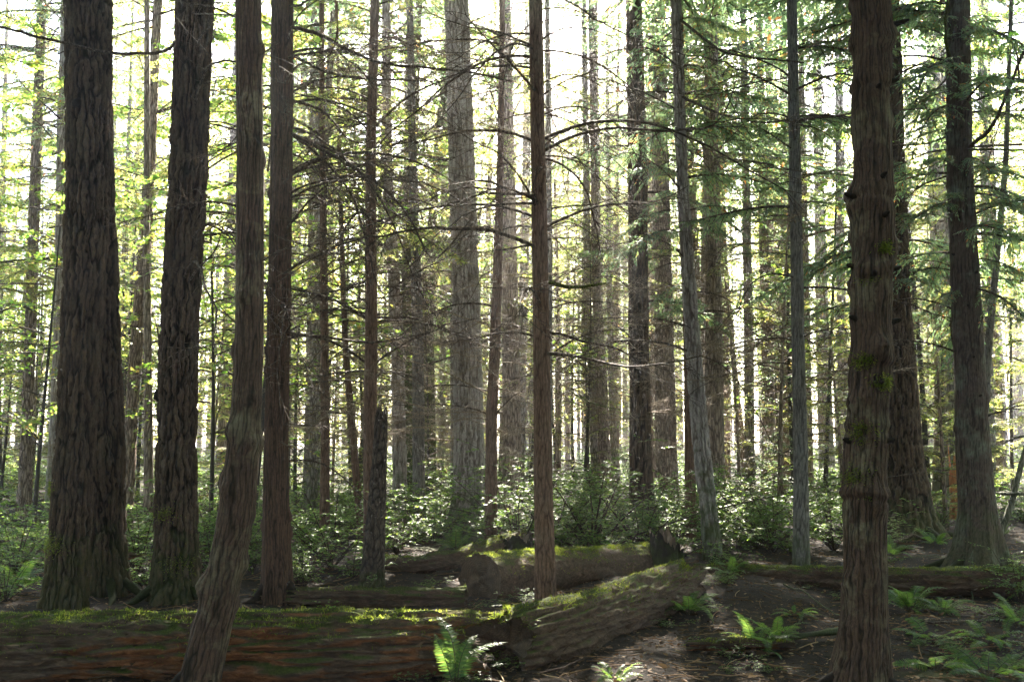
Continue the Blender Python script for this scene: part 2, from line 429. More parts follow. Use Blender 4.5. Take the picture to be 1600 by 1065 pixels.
def crown(seed, tmpl, z0, z1, rad, n, taper=1.0, tilt=(-.15, .25), low=.6, gaps=.0):
    """boughs around a stem from z0 to z1; rad = longest bough"""
    r = np.random.default_rng(seed)
    geo = []
    for i in range(n):
        f = (i + r.uniform(0, 1)) / n
        z = z0 + (z1 - z0) * f
        if gaps and perlin(np.array([[z * .5, seed * 1.7, i * .0]]))[0] > .35 - gaps * .3 and r.random() < gaps:
            continue
        prof = (low + (1 - low) * min(1, f * 3.5)) * (1 - f) ** (.75 * taper) + .06
        L = rad * prof * r.uniform(.55, 1.15)
        a = i * 2.39996 + r.normal(0, .35)
        Mx = rotz(a) @ roty(-(r.uniform(*tilt) + .5 * f)) @ rotx(r.normal(0, .2)) * L
        geo += xf(tmpl[r.integers(len(tmpl))], Mx, (0, 0, z))
    return geo

def merge_by_mat(geo):
    out = {}
    for v, f, m in geo:
        out.setdefault((f.shape[1], m), []).append((v, f))
    res = []
    for (k, m), L in out.items():
        off = np.cumsum([0] + [len(v) for v, f in L])[:-1]
        res.append((np.concatenate([v for v, f in L]), np.concatenate([f + o for (v, f), o in zip(L, off)]), m))
    return res

def broadleaf(seed, height, spread, nb, leaves, leaf_l=.11, z0=.35, lean=(0, 0)):
    """maple-like understory tree crown: forked limbs with leaves in loose flat layers; mats 0 stem, 1 leaf"""
    r = np.random.default_rng(seed)
    geo = []
    a = np.arange(nb) * 2.4 + r.normal(0, .4, nb)
    zb = height * (z0 + (1 - z0) * (np.arange(nb) + r.random(nb)) / nb)
    L = spread * r.uniform(.45, 1.0, nb) * np.clip(1.25 - zb / height, .35, 1)
    s = np.linspace(0, 1, 8)
    el = r.uniform(.05, .7, nb)
    d = np.stack([np.cos(a), np.sin(a), el], 1)
    P = np.stack([np.zeros(nb), np.zeros(nb), zb - .3], 1)[:, None] + d[:, None] * (s[None, :, None] * L[:, None, None])
    P[..., 2] -= .35 * L[:, None] * s[None] ** 2
    P += np.cumsum(r.normal(0, .02, P.shape), 1) * L[:, None, None] * s[None, :, None]
    geo.append(tubes(P, (.014 * (1 - s) + .003)[None] * np.ones((nb, 1)), 4))
    K = nb * 7
    bi = np.repeat(np.arange(nb), 7); q = r.uniform(.2, 1, K)
    lo = np.minimum((q * 7).astype(int), 6); fr = q * 7 - lo
    B = P[bi, lo] * (1 - fr[:, None]) + P[bi, lo + 1] * fr[:, None]
    az = a[bi] + r.uniform(.3, 1.3, K) * np.where(r.random(K) < .5, 1, -1)
    l2 = L[bi] * r.uniform(.2, .5, K)
    d2 = np.stack([np.cos(az), np.sin(az), r.uniform(-.25, .35, K)], 1)
    s2 = np.linspace(0, 1, 5)
    T = B[:, None] + d2[:, None] * (s2[None, :, None] * l2[:, None, None])
    T[..., 2] -= .2 * l2[:, None] * s2[None] ** 2
    geo.append(tubes(T, (.005 * (1 - s2) + .0015)[None] * np.ones((K, 1)), 3))
    n = leaves
    ti = r.integers(K, size=n); q = r.uniform(.1, 1, n) ** .8
    lo = np.minimum((q * 4).astype(int), 3); fr = q * 4 - lo
    O = T[ti, lo] * (1 - fr[:, None]) + T[ti, lo + 1] * fr[:, None] + r.normal(0, .03, (n, 3))
    aa = np.arctan2(d2[ti, 1], d2[ti, 0]) + r.uniform(-1.5, 1.5, n)
    D = np.stack([np.cos(aa), np.sin(aa), r.uniform(-.75, .1, n)], 1)
    U = unit(np.array([0, 0, 1.]) + r.normal(0, .45, (n, 3)))
    ll = leaf_l * r.uniform(.55, 1.25, n)
    geo.append(polys(O, D, U, ll, ll * .95, PALM, 1, .1))
    return geo

def shrub(seed, h=1.2, ns=14, ntw=9, leaves=1800, leaf_l=.036, lean=.45, aspect=.52):
    """evergreen huckleberry-like bush; mats 0 stem, 1 leaf"""
    r = np.random.default_rng(seed)
    a = r.uniform(0, 6.283, ns); ln = np.abs(r.normal(.1, lean, ns)) + .08
    L = h * r.uniform(.55, 1.12, ns)
    s = np.linspace(0, 1, 7)
    d = np.stack([np.cos(a) * ln, np.sin(a) * ln, np.ones(ns)], 1)
    P = d[:, None] * (s[None, :, None] * L[:, None, None])
    P[..., :2] += (d[:, None, :2] * (s[None, :, None] ** 2) * L[:, None, None]) * .8
    P[..., 2] -= .25 * L[:, None] * s[None] ** 2 * ln[:, None]
    P += np.cumsum(r.normal(0, .015, P.shape), 1) * s[None, :, None]
    geo = [tubes(P, (.007 * (1 - s) + .002)[None] * np.ones((ns, 1)), 3)]
    K = ns * ntw
    bi = np.repeat(np.arange(ns), ntw); q = r.uniform(.22, 1, K)
    lo = np.minimum((q * 6).astype(int), 5); fr = q * 6 - lo
    B = P[bi, lo] * (1 - fr[:, None]) + P[bi, lo + 1] * fr[:, None]
    az = r.uniform(0, 6.283, K)
    l2 = h * r.uniform(.12, .34, K)
    d2 = np.stack([np.cos(az), np.sin(az), r.uniform(-.1, .7, K)], 1)
    s2 = np.linspace(0, 1, 4)
    T = B[:, None] + d2[:, None] * (s2[None, :, None] * l2[:, None, None])
    T[..., 2] -= .35 * l2[:, None] * s2[None] ** 2
    geo.append(tubes(T, (.0025 * (1 - s2) + .001)[None] * np.ones((K, 1)), 3))
    n = leaves
    ti = r.integers(K, size=n); q = r.uniform(.05, 1, n)
    lo = np.minimum((q * 3).astype(int), 2); fr = q * 3 - lo
    O = T[ti, lo] * (1 - fr[:, None]) + T[ti, lo + 1] * fr[:, None]
    aa = az[ti] + np.where(r.random(n) < .5, 1, -1) * r.uniform(.4, 1.3, n)
    D = np.stack([np.cos(aa), np.sin(aa), r.uniform(-.3, .45, n)], 1)
    U = unit(np.array([0, 0, 1.]) + r.normal(0, .4, (n, 3)))
    ll = leaf_l * r.uniform(.6, 1.3, n)
    O[:, 2] = np.maximum(O[:, 2], .01)
    geo.append(polys(O, D, U, ll, ll * aspect, KITE, 1, .1))
    return geo

def frond(seed, pairs=40, width=.155, arch=.75, lift=.85):
    """sword-fern frond of unit length along +X; mats 0 stalk, 1 pinnae"""
    r = np.random.default_rng(seed)
    s = np.linspace(0, 1, 14)
    P = np.stack([s * (1 - .10 * s), .04 * np.sin(2.5 * s + r.uniform(0, 6)) * s, lift * s - arch * s ** 2], 1)
    geo = [tubes(P, (.0065 * (1 - s) + .0015), 4)]
    n = pairs * 2
    q = np.repeat(np.linspace(.14, .985, pairs), 2) + np.tile([0, .008], pairs)
    O = np.stack([np.interp(q, s, P[:, i]) for i in range(3)], 1)
    tn = unit(np.stack([np.interp(q, s, np.gradient(P[:, i])) for i in range(3)], 1))
    sd = np.where(np.arange(n) % 2 == 0, 1, -1)[:, None]
    up = unit(np.cross(tn, np.array([0, 1., 0]))); up = np.where(up[:, 2:3] < 0, -up, up)
    lat = np.cross(up, tn) * sd
    D = unit(lat + tn * r.uniform(.18, .38, (n, 1)) + up * r.uniform(-.15, .22, (n, 1)))
    prof = np.clip(np.minimum(1, .45 + q * 2.2) * (1 - q ** 3.2), .06, 1)
    L = width * prof * r.uniform(.88, 1.1, n)
    U = unit(up + r.normal(0, .22, (n, 3)))
    geo.append(polys(O, D, U, L, np.full(n, .023) * (.5 + .5 * prof), np.array([(0, -.25), (.12, -.5), (.6, -.36), (1, 0), (.6, .36), (.12, .5), (0, .25)]), 1, .15))
    return geo

DEADG = [dead_branch(100 + i, arc=(i % 4 - 1) * .12, ntw=12 + (i % 3) * 5, thick=.0085, fine=.85) for i in range(12)]
DEADFINE = [dead_branch(200 + i, arc=(i % 4 - 1) * .1, ntw=26, nsub=3, thick=.0062, fine=.62) for i in range(8)]
CEDARB = [bough(300 + i, 34, 11, .0085, .060, droop=.55 + .1 * (i % 3), spread=.36, hang=.5) for i in range(5)]
HEMB = [bough(330 + i, 40, 9, .007, .040, droop=.35 + .1 * (i % 2), spread=.34, hang=.2) for i in range(5)]
LITEB = [bough(360 + i, 22, 6, .012, .07, droop=.45, spread=.42, hang=.35, density=.75) for i in range(4)]
SPARSE = [bough(380 + i, 26, 6, .008, .045, droop=.4, spread=.36, hang=.25, density=.55) for i in range(4)]
FROND = [frond(400 + i, arch=.55 + .15 * (i % 4), lift=.65 + .12 * (i % 3)) for i in range(6)]

DEAD_ME = [mesh_from(merge_by_mat(g), 'dead_branch', M['branch']) for g in DEADG]
DEADF_ME = [mesh_from(merge_by_mat(g), 'dead_branch_fine', M['twig_sunny']) for g in DEADFINE]
ARCH_ME = [mesh_from(merge_by_mat(arch_branch(800 + i)), 'arching_dead_branch', M['branch']) for i in range(12)]
MOSSB_ME = [mesh_from(merge_by_mat(g), 'mossy_branch', M['branch_moss']) for g in DEADG[:3]]
CEDAR_ME = [mesh_from(merge_by_mat(g), 'cedar_bough', [M['branch'], M['cedar_leaf']]) for g in CEDARB]
HEM_ME = [mesh_from(merge_by_mat(g), 'hemlock_bough', [M['branch'], M['blue_leaf']]) for g in HEMB]
FIRB_ME = [mesh_from(merge_by_mat(g), 'fir_bough', [M['branch'], M['fir_leaf']]) for g in HEMB + SPARSE]
FROND_ME = [mesh_from(merge_by_mat(g), 'frond', [M['stem'], M['fern_leaf']]) for g in FROND]

def crown_me(name, geo, leafmat):
    return mesh_from(merge_by_mat(geo), name, [M['branch'], M[leafmat]])

# shared crowns (metres, origin at the tree's foot)
HIGH = [crown_me('high_crown', crown(500 + i, LITEB, 9 + i, 23 + i, 3.0, 56), 'cedar_leaf') for i in range(3)]
HISP = [crown_me('thin_high_crown', crown(510 + i, SPARSE + HEMB[:2], 9.5, 27, 3.1, 60), 'fir_leaf') for i in range(2)]
MID = [crown_me('mid_crown', crown(520 + i, SPARSE + HEMB[:2], 3.2 + i * .8, 17, 2.6, 62, gaps=.2), ('fir_leaf', 'blue_leaf', 'fir_leaf')[i]) for i in range(3)]
SAP = [crown_me('sapling_crown', crown(540 + i, HEMB if i % 2 else SPARSE, .5, 7.5, 1.75, 54, tilt=(-.1, .35)), ('blue_leaf', 'fir_leaf', 'fir_leaf', 'cedar_leaf')[i]) for i in range(4)]
MAP = [crown_me('maple_crown', broadleaf(560 + i, 10.5, 3.2, 30, 3600, .078, z0=.2), 'maple_leaf') for i in range(3)]
def deadskirt(seed, z0, z1, n, L):
    r = np.random.default_rng(seed); g = []
    for i in range(n):
        z = z0 + (z1 - z0) * r.random()
        g += xf(DEADFINE[r.integers(8)], rotz(i * 2.4 + r.normal(0, .5)) @ roty(-r.uniform(-.25, .35)) * L * r.uniform(.2, 1.25), (0, 0, z))
    return mesh_from(merge_by_mat(g), 'dead_skirt', M['twig_sunny'])
SKIRT = [deadskirt(580 + i, 1.5, 9, 46, 1.5) for i in range(3)]
# ------------------------------------------------------------------ ground
def gz(x, y):
    x = np.asarray(x, float); y = np.asarray(y, float)
    p = np.stack([x, y, np.zeros_like(x)], -1)
    h = .10 * perlin(p * .35 + 5.1) + .05 * perlin(p * 1.1 + 2.2) + .018 * perlin(p * 3.7) + .008 * perlin(p * 11)
    near = np.exp(-((y - 9.5) / 5.0) ** 2)
    h = h - .10 * near * np.exp(-((x + .6) / 3) ** 2) * 0
    h = h + .12 * np.exp(-((x - 2.2) ** 2 / 1.2 + (y - 10.9) ** 2 / 1.0))        # mound at the broken log end
    h = h + np.clip((y - 30) / 60, 0, 1) * .5 * perlin(p * .05 + 9)
    return h * np.clip(1.2 - np.abs(y) / 300, .0, 1)

def gzs(x, y):
    return float(gz(np.array([x]), np.array([y]))[0])

def ground():
    u = np.linspace(-1, 1, 360); xs = np.sign(u) * (6.5 * np.abs(u) + 400 * np.abs(u) ** 7)
    v = np.linspace(0, 1, 430); ys = 3.5 + 13 * v + 600 * v ** 8
    ys = np.concatenate([np.linspace(-300, -10, 8), np.linspace(-6, 3.2, 40), ys])
    X, Y = np.meshgrid(xs, ys)
    V = np.stack([X, Y, gz(X, Y)], -1)
    r, c = X.shape
    I = np.arange(r * c).reshape(r, c)
    F = np.stack([I[:-1, :-1], I[:-1, 1:], I[1:, 1:], I[1:, :-1]], -1).reshape(-1, 4)
    o = obj('ground', mesh_from([(V.reshape(-1, 3), F, 0)], 'ground', M['soil'], True))
    tag(o, kind='structure', label='dark forest floor of needles and bare soil', cat='ground')
ground()

# ------------------------------------------------------------------ trunks
def smooth_interp(z, zp, vp):
    """piecewise-linear through the measured stations, rounded off"""
    y = np.interp(z, zp, vp)
    return y

def cells(u, v, ncol, seed):
    """distance between the nearest and second nearest of scattered points: 0 in the cracks between bark plates; wraps round the trunk"""
    iu, iv = np.floor(u).astype(np.int64), np.floor(v).astype(np.int64)
    f1 = np.full(u.shape, 9.0); f2 = np.full(u.shape, 9.0)
    for dx in (-1, 0, 1):
        for dy in (-1, 0, 1):
            cu, cv = iu + dx, iv + dy
            h = _P[(_P[(cu % ncol) & 255] + cv + seed * 37) & 255]
            h2 = _P[(h + 91 + seed) & 255]
            d = np.hypot(cu + .08 + .84 * h / 255.0 - u, cv + .05 + .9 * h2 / 255.0 - v)
            f2 = np.minimum(f2, np.maximum(f1, d)); f1 = np.minimum(f1, d)
    return f2 - f1

def bark_height(th, z, r, kind, seed):
    w, hgt, amp, sharp = {'fir': (.058, .55, .05, 2.1), 'cedar': (.026, .95, .007, 3.0), 'thin': (.030, .30, .006, 2.5)}.get(kind, (.05, .12, .018, 2.2))
    r0 = float(np.median(r))
    c3 = np.stack([np.cos(th) * r0, np.sin(th) * r0, z], -1)
    ncol = max(6, round(2 * math.pi * r0 / w))
    wx = perlin(c3 * np.array([9, 9, 3.0]) + seed * 7.7) * .55 + perlin(c3 * np.array([26, 26, 13]) + seed) * .42
    wz = perlin(c3 * np.array([14, 14, 5.0]) + seed * 3.1 + 40) * .5
    u = (th / (2 * math.pi)) * ncol + wx
    e = cells(u, z / hgt + wz, ncol, seed)
    e2 = cells(u * 2 + 5, z / hgt * 2.7 + wz, ncol * 2, seed + 3)
    h = np.clip(e * sharp, 0, 1) ** .7
    h2 = np.clip(e2 * 3, 0, 1)
    rough = fbm(c3 * np.array([45, 45, 22]) + seed, 2)
    hh = np.clip(.74 * h + .22 * h2 * h + .16 * rough, 0, 1)
    lump = perlin(np.stack([np.cos(th) * 1.2, np.sin(th) * 1.2, z * 1.4], -1) + seed)
    return hh, amp * (hh - (.92 if kind == 'fir' else .7)), lump

def make_trunk(Y, pts, H, kind='fir', mat='fir_near', seed=1, flare=.35, lobes=5, zstep=.03, sides=96, top_r=.04, broken=False, knots=0, swell=0.0, sink=.2, collar=()):
    """pts: (px, py, half width px) from top to bottom on the plane y=Y. Returns (mesh, root position, centre(z), radius(z))"""
    Q = [at(px, py, Y) for px, py, hw in pts]
    zs = np.array([q[0][2] for q in Q])[::-1]
    xs = np.array([q[0][0] for q in Q])[::-1]
    rs = np.array([hw * q[1] / FPX for q, (a, b, hw) in zip(Q, pts)])[::-1]
    g0 = gzs(xs[0], Y)
    sl0 = (xs[1] - xs[0]) / (zs[1] - zs[0])
    xb = xs[0] + sl0 * (g0 - zs[0])
    n0 = max(0, len(zs) - 4)
    sl1 = (xs[-1] - xs[n0]) / (zs[-1] - zs[n0]) if not broken else 0
    ztop = H if not broken else zs[-1]
    zp = np.concatenate([[g0 - 1.0], [g0] if zs[0] > g0 + .1 else [], zs]); xp = np.concatenate([[xb - sl0], [xb] if zs[0] > g0 + .1 else [], xs])
    rp = np.concatenate([[rs[0]], [rs[0]] if zs[0] > g0 + .1 else [], rs])
    if not broken:
        zp = np.concatenate([zp, [H]]); xp = np.concatenate([xp, [xs[-1] + sl1 * (H - zs[-1]) * .8]]); rp = np.concatenate([rp, [top_r]])
    o = np.argsort(zp, kind='stable'); zp, xp, rp = zp[o], xp[o], rp[o]
    zvis = min(ztop, at(800, -40, Y)[0][2] + .3)
    z = np.arange(g0 - sink, zvis, zstep)
    if ztop > zvis:
        z = np.concatenate([z, np.linspace(zvis, ztop, max(6, int((ztop - zvis) / .6)))])
    zz = np.linspace(zp[0], zp[-1], 900)
    def sm(v):
        y = np.interp(zz, zp, v); k = max(3, int(900 * .5 / (zp[-1] - zp[0])) | 1)
        yp = np.pad(y, k, mode='reflect', reflect_type='odd')
        ker = np.hanning(k + 2)[1:-1]; ker /= ker.sum()
        return np.convolve(yp, ker, 'same')[k:-k]
    xsm, rsm = sm(xp), np.maximum(sm(rp), .01)
    cx = lambda q: np.interp(q, zz, xsm)
    cr = lambda q: np.interp(q, zz, rsm)
    th = np.linspace(0, 2 * math.pi, sides, endpoint=False)
    TH, ZZ = np.meshgrid(th, z)
    R = cr(ZZ)
    hh, disp, lump = bark_height(TH, ZZ, np.maximum(R, .06), kind, seed)
    fl = flare * np.exp(-np.maximum(ZZ - g0, -.1) / .32)
    lob = .5 + .5 * np.cos(lobes * TH + seed * 1.3 + .6 * np.sin(2 * TH + seed))
    R = R * (1 + fl * (.45 + .9 * lob)) * (1 + .035 * lump)
    vis = np.clip((zvis + .5 - ZZ) / .5, 0, 1)
    R = R + disp * vis * np.minimum(1, R / .16)
    if swell:
        R = R + swell * np.clip(perlin(np.stack([np.cos(TH) * .5, np.sin(TH) * .5, ZZ * 3.2], -1) + seed * 3.1), -.2, .8) * 1.2
    for cz, ch in collar:                                       # swollen rings round the trunk
        zc = cz + .012 * np.sin(TH * 2 + seed)
        R = R + ch * np.exp(-((ZZ - zc) / .035) ** 2) - ch * .8 * np.exp(-((ZZ - zc + .05) / .018) ** 2)
    if knots:
        kr = np.random.default_rng(seed + 50)
        for i in range(knots):
            kz, ka = kr.uniform(g0 + .3, zvis), kr.uniform(0, 2 * math.pi)
            da = (TH - ka + math.pi) % (2 * math.pi) - math.pi
            rr = cr(np.array([kz]))[0]
            d2 = (da * rr) ** 2 / .0016 + (ZZ - kz) ** 2 / .0022
            R = R + .034 * np.exp(-d2 * .7) - .02 * np.exp(-d2 * 7)
    if broken:
        edge = np.clip((ZZ - (ztop - .35)) / .35, 0, 1)
        jag = .5 + .5 * perlin(np.stack([np.cos(TH) * 2.2, np.sin(TH) * 2.2, ZZ * 0], -1) + seed * 2.2)
        ZZ = ZZ - edge * .32 * np.clip(jag, 0, 1)
        R = R * (1 - .25 * edge ** 2)
    x0 = float(cx(np.array([g0]))[0])
    V = np.stack([cx(ZZ) + np.cos(TH) * R - x0, np.sin(TH) * R, ZZ - g0], -1)
    n, s = R.shape
    I = np.arange(n * s).reshape(n, s)
    F = np.stack([I[:-1], np.roll(I[:-1], -1, 1), np.roll(I[1:], -1, 1), I[1:]], -1).reshape(-1, 4)
    geo = [(V.reshape(-1, 3), F, 0)]
    att = hh.ravel()
    # closed top
    c = V[-1].mean(0) - np.array([0, 0, .05 if broken else 0])
    geo.append((np.concatenate([V[-1], c[None]]), np.stack([np.arange(s), np.roll(np.arange(s), -1), np.full(s, s)], -1), 0))
    att = np.concatenate([att, hh[-1], [.2]])
    me = mesh_from(geo, 'trunk', M[mat], True, att)
    return me, np.array([x0, Y, g0]), cx, cr, zvis

TREES = {}
def tree(key, name, label, Y, pts, H=22, cat='tree', group=None, kind='fir', mat='fir_near', lod=None, **kw):
    if lod is None: lod = 0 if Y < 12 else (1 if Y < 17 else 2)
    if Y < 7.5: zs, sd = .012, 170
    else: zs, sd = ((.02, 170), (.04, 96), (.08, 48))[lod]
    me, p, cx, cr, zv = make_trunk(Y, pts, H, kind, mat, seed=len(TREES) + 1, zstep=kw.pop('zstep', zs), sides=kw.pop('sides', sd), **kw)
    root = empty(name, p)
    tag(root, label, cat, group)
    t = obj('trunk', me, root)
    TREES[key] = dict(root=root, p=p, cx=cx, cr=cr, Y=Y, zv=zv, seed=len(TREES) + 1, trunk=t)
    return root

def local(T, z, az, off=1.0):
    """point on a trunk's surface at height z above the sea, in the tree's own space"""
    x = float(T['cx'](np.array([z]))[0]); r = float(T['cr'](np.array([z]))[0]) * off * .8
    return np.array([x - T['p'][0] + math.cos(az) * r, math.sin(az) * r, z - T['p'][2]])

def add_branches(key, n, z0, z1, L0, L1, pool=None, name='dead_branch', lateral=.75, tilt=(-.3, .35), seed=0, azs=None):
    T = TREES[key]; r = np.random.default_rng(T['seed'] * 31 + seed)
    pool = pool or DEAD_ME
    for i in range(n):
        z = T['p'][2] + z0 + (z1 - z0) * np.clip((i + r.random()) / n + r.normal(0, .06), 0, 1)
        az = r.uniform(0, 2 * math.pi)
        if azs is not None: az = r.uniform(*azs)
        elif r.random() < lateral: az = r.normal(0 if r.random() < .5 else math.pi, .55)
        pl = local(T, z, az); Lb = r.uniform(L0, L1) * r.uniform(.35, 1.1); ti = r.uniform(*tilt); ro = r.normal(0, .25); me = pool[r.integers(len(pool))]
        dv = np.array([math.cos(az) * math.cos(ti), math.sin(az) * math.cos(ti), math.sin(ti)])
        if z0 > .5 and any(in_gap(T['p'] + pl + dv * Lb * q) for q in (.3, .6, .95)) and r.random() < .88: continue
        o = obj(name, me, T['root'], pl, 0, Lb)
        o.rotation_euler = (ro, -ti, az)

def path_branch(key, pix, r0, r1, name='branch', mat='branch', twigs=8, seed=1, dy=None, sides=6):
    """a limb drawn through stations (px, py, y) starting on the trunk; real tube with its own side twigs"""
    T = TREES[key]; r = np.random.default_rng(seed)
    P = np.array([at(a, b, y)[0] for a, b, y in pix]) - T['p']
    n = 34
    k = np.concatenate([[0], np.cumsum(np.linalg.norm(np.diff(P, axis=0), axis=1))]); L = k[-1]
    s = np.linspace(0, L, n)
    C = np.stack([np.interp(s, k, P[:, i]) for i in range(3)], 1)
    ker = np.array([.25, .5, .25])
    for _ in range(5):
        C[1:-1] = C[:-2] * .25 + C[1:-1] * .5 + C[2:] * .25
    C += np.cumsum(r.normal(0, .004, C.shape), 0)
    C -= (C[0] - P[0])
    rad = r0 + (r1 - r0) * (s / L) ** .8
    geo = [tubes(C, rad, sides)]
    if twigs:
        q = r.uniform(.15, 1, twigs) * (n - 1.01); lo = q.astype(int)
        B = C[lo]; tn = unit(np.gradient(C, axis=0))[lo]
        d = unit(tn * .6 + r.normal(0, .75, (twigs, 3)) * np.array([1, .6, .8]))
        l2 = L * r.uniform(.06, .28, twigs)
        ss = np.linspace(0, 1, 7)
        Tw = B[:, None] + d[:, None] * (ss[None, :, None] * l2[:, None, None])
        Tw[..., 2] += r.uniform(-.5, .35, twigs)[:, None] * ss[None] ** 2 * l2[:, None]
        geo.append(tubes(Tw, (.005 - .0035 * ss)[None] * np.ones((twigs, 1)), 3))
        k2 = twigs * 3; pi = np.repeat(np.arange(twigs), 3); si = r.integers(1, 7, k2)
        B2 = Tw[pi, si]; d2 = unit(d[pi] + r.normal(0, .7, (k2, 3))); l3 = l2[pi] * r.uniform(.2, .5, k2)
        s3 = np.linspace(0, 1, 4)
        T3 = B2[:, None] + d2[:, None] * (s3[None, :, None] * l3[:, None, None])
        geo.append(tubes(T3, (.0028 - .0018 * s3)[None] * np.ones((k2, 1)), 3))
    return obj(name, mesh_from(merge_by_mat(geo), name, M[mat], True), T['root'])

def crown_on(key, me, scale=1.0, name='crown', dz=0.0):
    T = TREES[key]
    zref = T['p'][2] + 9
    x = float(T['cx'](np.array([zref]))[0]) - T['p'][0]
    return obj(name, me, T['root'], (x, 0, dz), T['seed'] * 1.9, scale)

FIR = 'fir_tree'; CED = 'cedar_tree'; HEM = 'hemlock_tree'
D0 = depth_of
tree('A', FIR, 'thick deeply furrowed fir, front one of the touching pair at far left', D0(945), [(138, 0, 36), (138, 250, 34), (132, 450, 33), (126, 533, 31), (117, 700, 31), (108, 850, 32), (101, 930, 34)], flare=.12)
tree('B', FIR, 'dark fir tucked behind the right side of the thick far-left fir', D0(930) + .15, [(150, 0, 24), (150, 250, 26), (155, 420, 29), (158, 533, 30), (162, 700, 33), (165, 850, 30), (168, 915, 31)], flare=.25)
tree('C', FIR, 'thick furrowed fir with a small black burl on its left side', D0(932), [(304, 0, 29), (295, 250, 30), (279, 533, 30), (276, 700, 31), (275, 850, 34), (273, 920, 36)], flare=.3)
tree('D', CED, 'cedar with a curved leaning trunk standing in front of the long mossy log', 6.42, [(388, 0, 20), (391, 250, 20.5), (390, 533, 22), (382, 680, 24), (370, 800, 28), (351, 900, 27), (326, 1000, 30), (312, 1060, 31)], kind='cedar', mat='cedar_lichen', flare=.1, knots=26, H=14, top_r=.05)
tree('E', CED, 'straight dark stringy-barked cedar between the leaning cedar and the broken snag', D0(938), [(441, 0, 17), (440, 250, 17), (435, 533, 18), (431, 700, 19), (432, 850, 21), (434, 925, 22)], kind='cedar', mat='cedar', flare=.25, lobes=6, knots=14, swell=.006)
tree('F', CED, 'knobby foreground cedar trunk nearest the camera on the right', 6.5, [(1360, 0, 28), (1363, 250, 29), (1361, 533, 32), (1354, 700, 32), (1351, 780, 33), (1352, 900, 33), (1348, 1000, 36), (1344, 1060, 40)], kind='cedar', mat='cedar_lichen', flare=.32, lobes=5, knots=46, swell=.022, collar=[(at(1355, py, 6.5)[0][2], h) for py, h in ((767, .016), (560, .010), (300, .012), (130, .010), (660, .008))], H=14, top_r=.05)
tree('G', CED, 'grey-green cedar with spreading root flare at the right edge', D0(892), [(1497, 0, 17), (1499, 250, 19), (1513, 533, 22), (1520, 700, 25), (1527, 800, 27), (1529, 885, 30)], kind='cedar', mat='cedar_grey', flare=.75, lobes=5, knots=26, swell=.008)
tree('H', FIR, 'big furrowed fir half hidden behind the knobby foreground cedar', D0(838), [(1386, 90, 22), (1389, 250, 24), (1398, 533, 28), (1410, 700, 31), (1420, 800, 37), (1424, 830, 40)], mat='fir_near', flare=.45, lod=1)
tree('I', FIR, 'pale sunlit fir with a mossy foot seen left of the root-flared cedar', 27, [(1463, 0, 15), (1466, 250, 16), (1475, 533, 17), (1481, 650, 20), (1483, 740, 24)], mat='fir_pale', flare=.2)
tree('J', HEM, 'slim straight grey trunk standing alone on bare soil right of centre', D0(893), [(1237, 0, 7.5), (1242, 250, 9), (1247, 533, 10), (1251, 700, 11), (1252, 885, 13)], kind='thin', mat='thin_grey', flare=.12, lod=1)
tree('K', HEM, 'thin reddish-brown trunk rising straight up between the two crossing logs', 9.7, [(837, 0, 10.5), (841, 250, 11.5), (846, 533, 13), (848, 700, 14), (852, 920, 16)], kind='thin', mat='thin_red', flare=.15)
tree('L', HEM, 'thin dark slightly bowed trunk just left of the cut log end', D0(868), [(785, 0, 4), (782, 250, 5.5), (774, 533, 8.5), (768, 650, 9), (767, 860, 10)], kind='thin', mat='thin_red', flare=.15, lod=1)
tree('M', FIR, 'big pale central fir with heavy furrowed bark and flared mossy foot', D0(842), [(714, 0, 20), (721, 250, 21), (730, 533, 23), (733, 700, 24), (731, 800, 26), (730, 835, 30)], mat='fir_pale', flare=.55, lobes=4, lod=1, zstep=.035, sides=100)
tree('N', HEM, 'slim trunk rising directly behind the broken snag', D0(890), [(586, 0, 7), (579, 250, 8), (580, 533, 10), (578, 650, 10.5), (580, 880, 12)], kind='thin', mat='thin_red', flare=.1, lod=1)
tree('O', 'snag', 'broken dead snag with a jagged top and rough dark bark', D0(920), [(597, 617, 10), (594, 700, 11), (588, 800, 14.5), (581, 910, 18)], kind='snag', mat='snag', flare=.2, cat='dead tree', broken=True)
tree('P', FIR, 'slender pale fir just right of the broken snag', 18.5, [(603, 0, 7), (605, 250, 8), (621, 533, 11), (624, 700, 11.5), (626, 830, 13)], mat='fir_pale', flare=.15)
tree('Q', HEM, 'slender grey trunk between the broken snag and the big pale central fir', D0(842), [(640, 0, 5), (645, 250, 6.5), (653, 533, 9), (654, 700, 9.5), (655, 835, 10.5)], kind='thin', mat='thin_grey', flare=.15)
tree('Q2', 'maple_tree', 'dark mossy trunk crowding the slender grey trunk left of the central fir', 21, [(655, 0, 5), (648, 180, 6), (638, 400, 7), (637, 600, 8), (640, 780, 9)], kind='thin', mat='mossy', flare=.1, H=13)
tree('R', 'maple_tree', 'curved yellow-mossy sunlit maple trunk left of the big pale central fir', 26, [(702, 90, 5), (688, 190, 6), (676, 330, 7), (669, 480, 8), (671, 620, 8.5), (672, 740, 10)], kind='thin', mat='mossy', flare=.2, H=12)
tree('S', HEM, 'slim straight trunk alone in the bright gap right of the dark cedar', D0(852), [(503, 100, 4), (504, 250, 5), (507, 533, 6.5), (508, 700, 7), (507, 845, 8)], kind='thin', mat='thin_red', flare=.15)
tree('T', HEM, 'very thin leaning trunk left of the broken snag', D0(838), [(528, 100, 2), (530, 250, 3), (539, 533, 4.5), (553, 700, 6), (564, 835, 5.5)], kind='thin', mat='thin_red', flare=.1, H=12)
